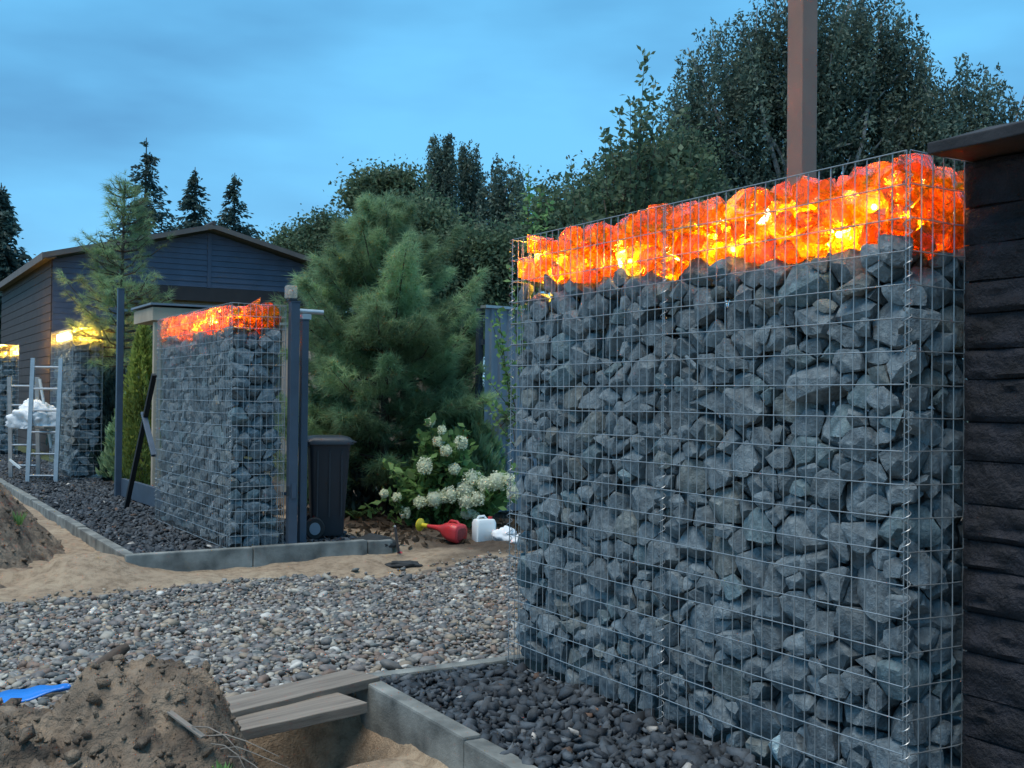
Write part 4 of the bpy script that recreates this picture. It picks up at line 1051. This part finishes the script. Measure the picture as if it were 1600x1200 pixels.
def pine(name, label, base, h, rmax, ntuft, nl=.135, zlow=.35, shape=.75, lead=.45, per=22, grp='long-needled pines in the garden'):
    e = empty(name, base, 0, label=label, cat='tree', group=grp)
    m = MB().tube([(0, 0, -.08), (.02, 0, h * .3), (-.02, .01, h * .65), (0, 0, h * .98)], [.055, .045, .03, .008], 8); trunk = m.build('trunk', MT['bark'], e, smooth=True)
    T, D, tn = [], [], []
    z = zlow; br = []
    while z < h - .12:
        f = (z - zlow) / (h - zlow)
        rad = rmax * ((1 - f) ** shape if shape > 0 else .9 * min(1, (1 - f) / .52)) * (0.72 + .28 * min(1, (f + .02) / .15))
        for k in range(random.randint(5, 7)):
            a = random.uniform(0, 6.283); rr = rad * random.uniform(.55, 1.22) + .08; rise = random.uniform(.0, .55) * rr + rr * .35 * f
            br.append((z, a, rr, rise))
        z += random.uniform(.09, .16)
    lmb = MB()
    for (z, a, rr, rise) in br:
        p0 = Vector((0, 0, z)); p1 = Vector((math.cos(a) * rr * .6, math.sin(a) * rr * .6, z + rise * .25)); p2 = Vector((math.cos(a) * rr, math.sin(a) * rr, z + rise))
        lmb.tube([p0, p1, p2], [.014, .009, .004], 4)
        nn = max(4, int(ntuft * rr / sum(b[2] for b in br))); tt = random.uniform(.7, 1.3)
        for q in range(nn):
            s = random.uniform(.28, 1.0); c = p0.lerp(p1, s / .6) if s < .6 else p1.lerp(p2, (s - .6) / .4)
            side = random.choice((-1, 1)) * random.uniform(0, 1) * .42 * rr * (1.15 - s); o_ = Vector((-math.sin(a), math.cos(a), 0)) * side
            d = Vector((math.cos(a), math.sin(a), .45)) + Vector((-math.sin(a), math.cos(a), 0)) * (1.2 * side / (rr * .4 + .05)); d.normalize()
            T.append(c + o_ + Vector((0, 0, random.uniform(-.02, .08)))); D.append(d); tn.append(tt * random.uniform(.8, 1.2))
    for q in range(int(lead * 22)):
        T.append(Vector((random.gauss(0, .01), random.gauss(0, .01), h - random.random() * lead))); a = random.uniform(0, 6.28); D.append(Vector((math.cos(a) * .5, math.sin(a) * .5, .8))); tn.append(1.1)
    lmb.build('branches', MT['bark'], trunk)
    T, D = np.array([t[:] for t in T]), np.array([d[:] for d in D]); n = len(T)
    dd = D[:, None, :] * .75 + NR.normal(0, .55, (n, per, 3)); dd /= np.linalg.norm(dd, axis=2)[..., None]
    ln = nl * NR.uniform(.7, 1.2, (n, per, 1)); st = T[:, None, :] + D[:, None, :] * NR.uniform(-.03, .05, (n, per, 1))
    w = np.cross(dd, NR.normal(0, 1, (n, per, 3))); w /= np.linalg.norm(w, axis=2)[..., None]; w *= .003
    tipp = st + dd * ln; tipp[..., 2] -= .15 * ln[..., 0]
    V_ = np.stack([st - w, st + w, tipp], 2).reshape(-1, 3); F_ = np.arange(len(V_)).reshape(-1, 3)
    link('crown', np_me('crown', V_, F_, tone=np.repeat(np.array(tn), per * 3)), MT['pine'], e); return e
b_ = PG(597, 806, -.04); hh = PD(600, 300, b_.y).z + .04
pine('pine_tree', 'large bushy long-needled pine in the middle beside the bin', (b_.x, b_.y, -.04), hh, 1.12, 8600, shape=-1, per=26)
q = PD(190, 600, 16.7); pine('pine_tree', 'sparse slender pine in front of the house, left of second gabion', (q.x, q.y, -.05), PD(205, 280, 16.7).z, .80, 1050, shape=.6, zlow=1.7)
q = PD(505, 600, 12.4); pine('pine_tree', 'low young pine peeking out behind the wheelie bin', (q.x, q.y, -.05), 1.35, .55, 1000, zlow=.15)
q = PD(715, 600, 12.6); pine('pine_tree', 'smaller pine crowding the right flank of the large pine', (q.x, q.y, -.05), 2.35, .62, 2200, zlow=.25)

def thuja(name, label, px, pyb, ptop, Y, rad, n, mat='thuja', sz=.045):
    p = PD(px, pyb, Y); e = empty(name, (p.x, Y, -.05), 0, label=label, cat='shrub', group='evergreen shrubs by the fence'); h = PD(px, ptop, Y).z + .05
    MB().tube([(0, 0, -.05), (0, 0, h * .7)], [.03, .008], 6).build('trunk', MT['bark'], e)
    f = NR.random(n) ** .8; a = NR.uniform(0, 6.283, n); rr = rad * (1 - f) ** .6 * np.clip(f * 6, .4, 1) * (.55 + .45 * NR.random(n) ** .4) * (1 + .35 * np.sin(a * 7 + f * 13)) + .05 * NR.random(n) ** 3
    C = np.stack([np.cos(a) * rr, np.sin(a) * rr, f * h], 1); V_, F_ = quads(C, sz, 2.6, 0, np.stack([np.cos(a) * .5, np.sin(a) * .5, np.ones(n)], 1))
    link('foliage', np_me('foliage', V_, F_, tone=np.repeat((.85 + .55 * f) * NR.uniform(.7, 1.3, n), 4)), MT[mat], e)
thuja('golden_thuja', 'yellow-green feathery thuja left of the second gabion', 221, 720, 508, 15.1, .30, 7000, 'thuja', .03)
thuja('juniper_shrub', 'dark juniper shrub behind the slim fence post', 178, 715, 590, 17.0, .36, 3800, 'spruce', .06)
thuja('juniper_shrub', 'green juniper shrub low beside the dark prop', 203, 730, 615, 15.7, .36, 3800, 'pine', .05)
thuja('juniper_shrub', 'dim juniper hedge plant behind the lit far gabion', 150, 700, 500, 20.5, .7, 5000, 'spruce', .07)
def leafshrub(name, label, shoots, leaf, per, mat, cat='shrub', wid=.006, fan=.0):
    p0 = shoots[0][0]; e = empty(name, (p0.x, p0.y, -.05), 0, label=label, cat=cat); o_ = Vector(e.location); m = MB(); C, D, t = [], [], []
    for (a, b, bend) in shoots:
        a, b = a - o_, b - o_; mm = a.lerp(b, .5) + bend; m.tube([a, mm, b], [wid, wid * .7, wid * .3], 5)
        ln = (b - a).length; k = int(per * ln)
        for q in range(k):
            s = .12 + .88 * q / max(1, k - 1); p = (a.lerp(mm, s * 2) if s < .5 else mm.lerp(b, s * 2 - 1)); r_ = Vector((random.gauss(0, 1), random.gauss(0, 1), random.gauss(.4, .6))).normalized()
            C.append(p + r_ * leaf * random.uniform(.3, .8 + fan)); D.append(r_); t.append(random.uniform(.65, 1.35))
    m.build('stems', MT['bark'], e, smooth=True); C = np.array([c[:] for c in C]); V_, F_ = quads(C, leaf, 1.5, 0, np.array([d[:] for d in D]))
    link('leaves', np_me('leaves', V_, F_, tone=np.repeat(t, 4)), MT[mat], e); return e
def sh(px0, py0, px1, py1, Y, Y2=None, bx=.0):
    a = PD(px0, py0, Y); return (a, PD(px1, py1, Y2 or Y), Vector((bx, 0, 0)))
Ya = 9.0; S_ = []
tops = [(1008, 78), (1022, 130), (985, 155), (945, 208), (968, 170), (1000, 175), (920, 262), (892, 250), (1040, 215), (1060, 235), (905, 300), (880, 290), (950, 270), (975, 240), (1015, 230), (1085, 200), (1100, 240), (1075, 170), (930, 330), (1050, 180), (1090, 270), (960, 300), (1030, 270), (865, 335)]
for (x, y) in tops:
    S_.append(sh(960 + (x - 960) * .55, 560, x, y, Ya + random.uniform(-.4, .4), Ya + random.uniform(-.5, .5), random.uniform(-.06, .06)))
    for q in range(3): S_.append(sh(960 + (x - 960) * .8, y + random.uniform(120, 200), x + random.uniform(-40, 40), y + random.uniform(45, 120), Ya, Ya + random.uniform(-.4, .4)))
leafshrub('apple_shrub', 'leafy apple shoots reaching up behind the nearest gabion, tallest thin twig against sky', S_, .042, 70, 'leaf', 'shrub', .006, .9)
S_ = [sh(812, 640, 826, 262, 7.6, None, .02), sh(815, 560, 845, 300, 7.6), sh(812, 600, 858, 318, 7.8), sh(806, 640, 768, 500, 7.4), sh(806, 640, 780, 535, 7.4), sh(806, 650, 760, 590, 7.4), sh(806, 660, 752, 620, 7.5), sh(806, 700, 778, 480, 7.4), sh(806, 700, 765, 640, 7.4), sh(812, 600, 800, 420, 7.6), sh(812, 560, 838, 340, 7.7)]
leafshrub('garden_shrub', 'loose shrub with small leaves at the left edge of the nearest gabion', S_, .032, 75, 'hydrangea', 'shrub', .004, .6)
# hydrangea with white heads
hy = PG(700, 822, -.05); hyY = hy.y
S_ = []
heads = [(776, 752, 15), (803, 768, 13), (757, 757, 12), (737, 748, 14), (728, 765, 15), (745, 778, 13), (729, 783, 13), (704, 773, 13), (678, 780, 12), (690, 776, 10), (656, 784, 9), (633, 801, 9), (664, 728, 13), (697, 704, 9), (710, 733, 9), (720, 692, 11), (685, 690, 8), (730, 802, 9), (620, 777, 7), (600, 771, 6), (795, 748, 9), (660, 838, 9), (742, 805, 7), (672, 660, 7), (690, 672, 7)]
for k in range(130):
    x = 700 + NR.normal(0, 48); y = random.uniform(665, 800) if abs(x - 690) < 40 else random.uniform(720, 805)
    S_.append(sh(690 + (x - 690) * .4, 822, x, y, hyY + random.uniform(-.1, .2), hyY + random.uniform(-.35, .35), random.uniform(-.03, .03)))
for (x, y, r_) in heads: S_.append(sh(700 + (x - 700) * .4, 822, x, y, hyY, hyY - .28, 0))
hyd = leafshrub('hydrangea_bush', 'hydrangea bush with creamy white flower heads behind the watering can', S_, .072, 42, 'hydrangea', 'shrub', .006, .7)
for (x, y, r_) in heads:
    c = PD(x, y, hyY - .30 + random.uniform(-.06, .06)) - Vector(hyd.location); n = 300; d = NR.normal(0, 1, (n, 3)); d /= np.linalg.norm(d, axis=1)[:, None]; rr = r_ / FPX * hyY
    C = d * rr * np.array([1, 1, .95]) * NR.uniform(.8, 1.08, (n, 1)) * (1 + .12 * np.sin(d[:, :1] * 7 + x)); V_, F_ = quads(C, .021, 1.0, 0)
    fh = link('flower_head', np_me('flower_head', *lumpy((ICO2[0] * rr * .84, ICO2[1]), int(x)), True, tone=np.full(42, .8)), MT['flower'], hyd, c)
    tag(link('petals', np_me('petals', V_, F_, tone=NR.uniform(.75, 1.15, 4 * n)), MT['flower'], fh), kind='stuff')
def fern(name, label, p, n, ln):
    e = empty(name, p, 0, label=label, cat='fern'); 
    for k in range(n):
        a = 6.283 * k / n + random.uniform(-.2, .2); V_, F_ = [], []; l_ = ln * random.uniform(.7, 1.1)
        for q in range(16):
            s = q / 15; c = Vector((math.cos(a) * l_ * s * .8, math.sin(a) * l_ * s * .8, l_ * (.95 * s - .75 * s * s))); w = .30 * l_ * (1 - s) ** .8 * (.35 + .65 * min(1, s * 3))
            for sd_ in (-1, 1):
                o_ = Vector((-math.sin(a), math.cos(a), 0)) * sd_; i = len(V_); f_ = Vector((math.cos(a), math.sin(a), 0)) * l_ * .028
                V_ += [c - f_, c + f_, c + o_ * w + f_ * 2.5 - Vector((0, 0, w * .25))]; F_.append((i, i + 1, i + 2))
        link('frond', np_me('frond', np.array([v[:] for v in V_]), np.array(F_), tone=np.full(len(V_), random.uniform(.7, 1.3))), MT['fern'], e)
q = PG(556, 812, -.05); fern('fern', 'fern growing between the wheelie bin and pine trunk', q, 11, .42)
q = PG(578, 806, -.05) + Vector((0, .3, 0)); fern('fern', 'smaller fern behind the first one, close to pine trunk', q, 9, .36)
q = PG(765, 790, -.05) + Vector((0, .3, 0)); fern('fern', 'fern above the canister, behind the white flowers', (q.x, q.y, -.05), 12, .62)
q = PG(612, 790, -.05); crumple('boulder', 'rounded grey boulder between pine trunk and hydrangea', 'boulder', q + Vector((0, .2, .02)), .22, .2, .26, MT['concrete'], 12, 4, .2)
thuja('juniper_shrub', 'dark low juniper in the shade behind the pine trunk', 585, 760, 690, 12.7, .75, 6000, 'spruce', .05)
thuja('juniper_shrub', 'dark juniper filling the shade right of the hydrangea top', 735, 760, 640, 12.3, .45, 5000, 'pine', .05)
# forest litter in the bed
n = 900; uu, vv_ = NR.uniform(4.3, 8, n), NR.uniform(1.3, 4.2, n); X, Y = OX - uu * SA + vv_ * CA, OY + uu * CA + vv_ * SA
V_, F_ = quads(np.stack([X, Y, gh(uu, vv_) + .015], 1), .05, 2.0); 
tag(link('leaf_litter', np_me('leaf_litter', V_, F_, tone=NR.uniform(.5, 1.6, 4 * n)), leafmat('litter', (.09, .065, .045))), 'dry brown leaf litter on the dark garden bed', 'leaf litter', kind='stuff')
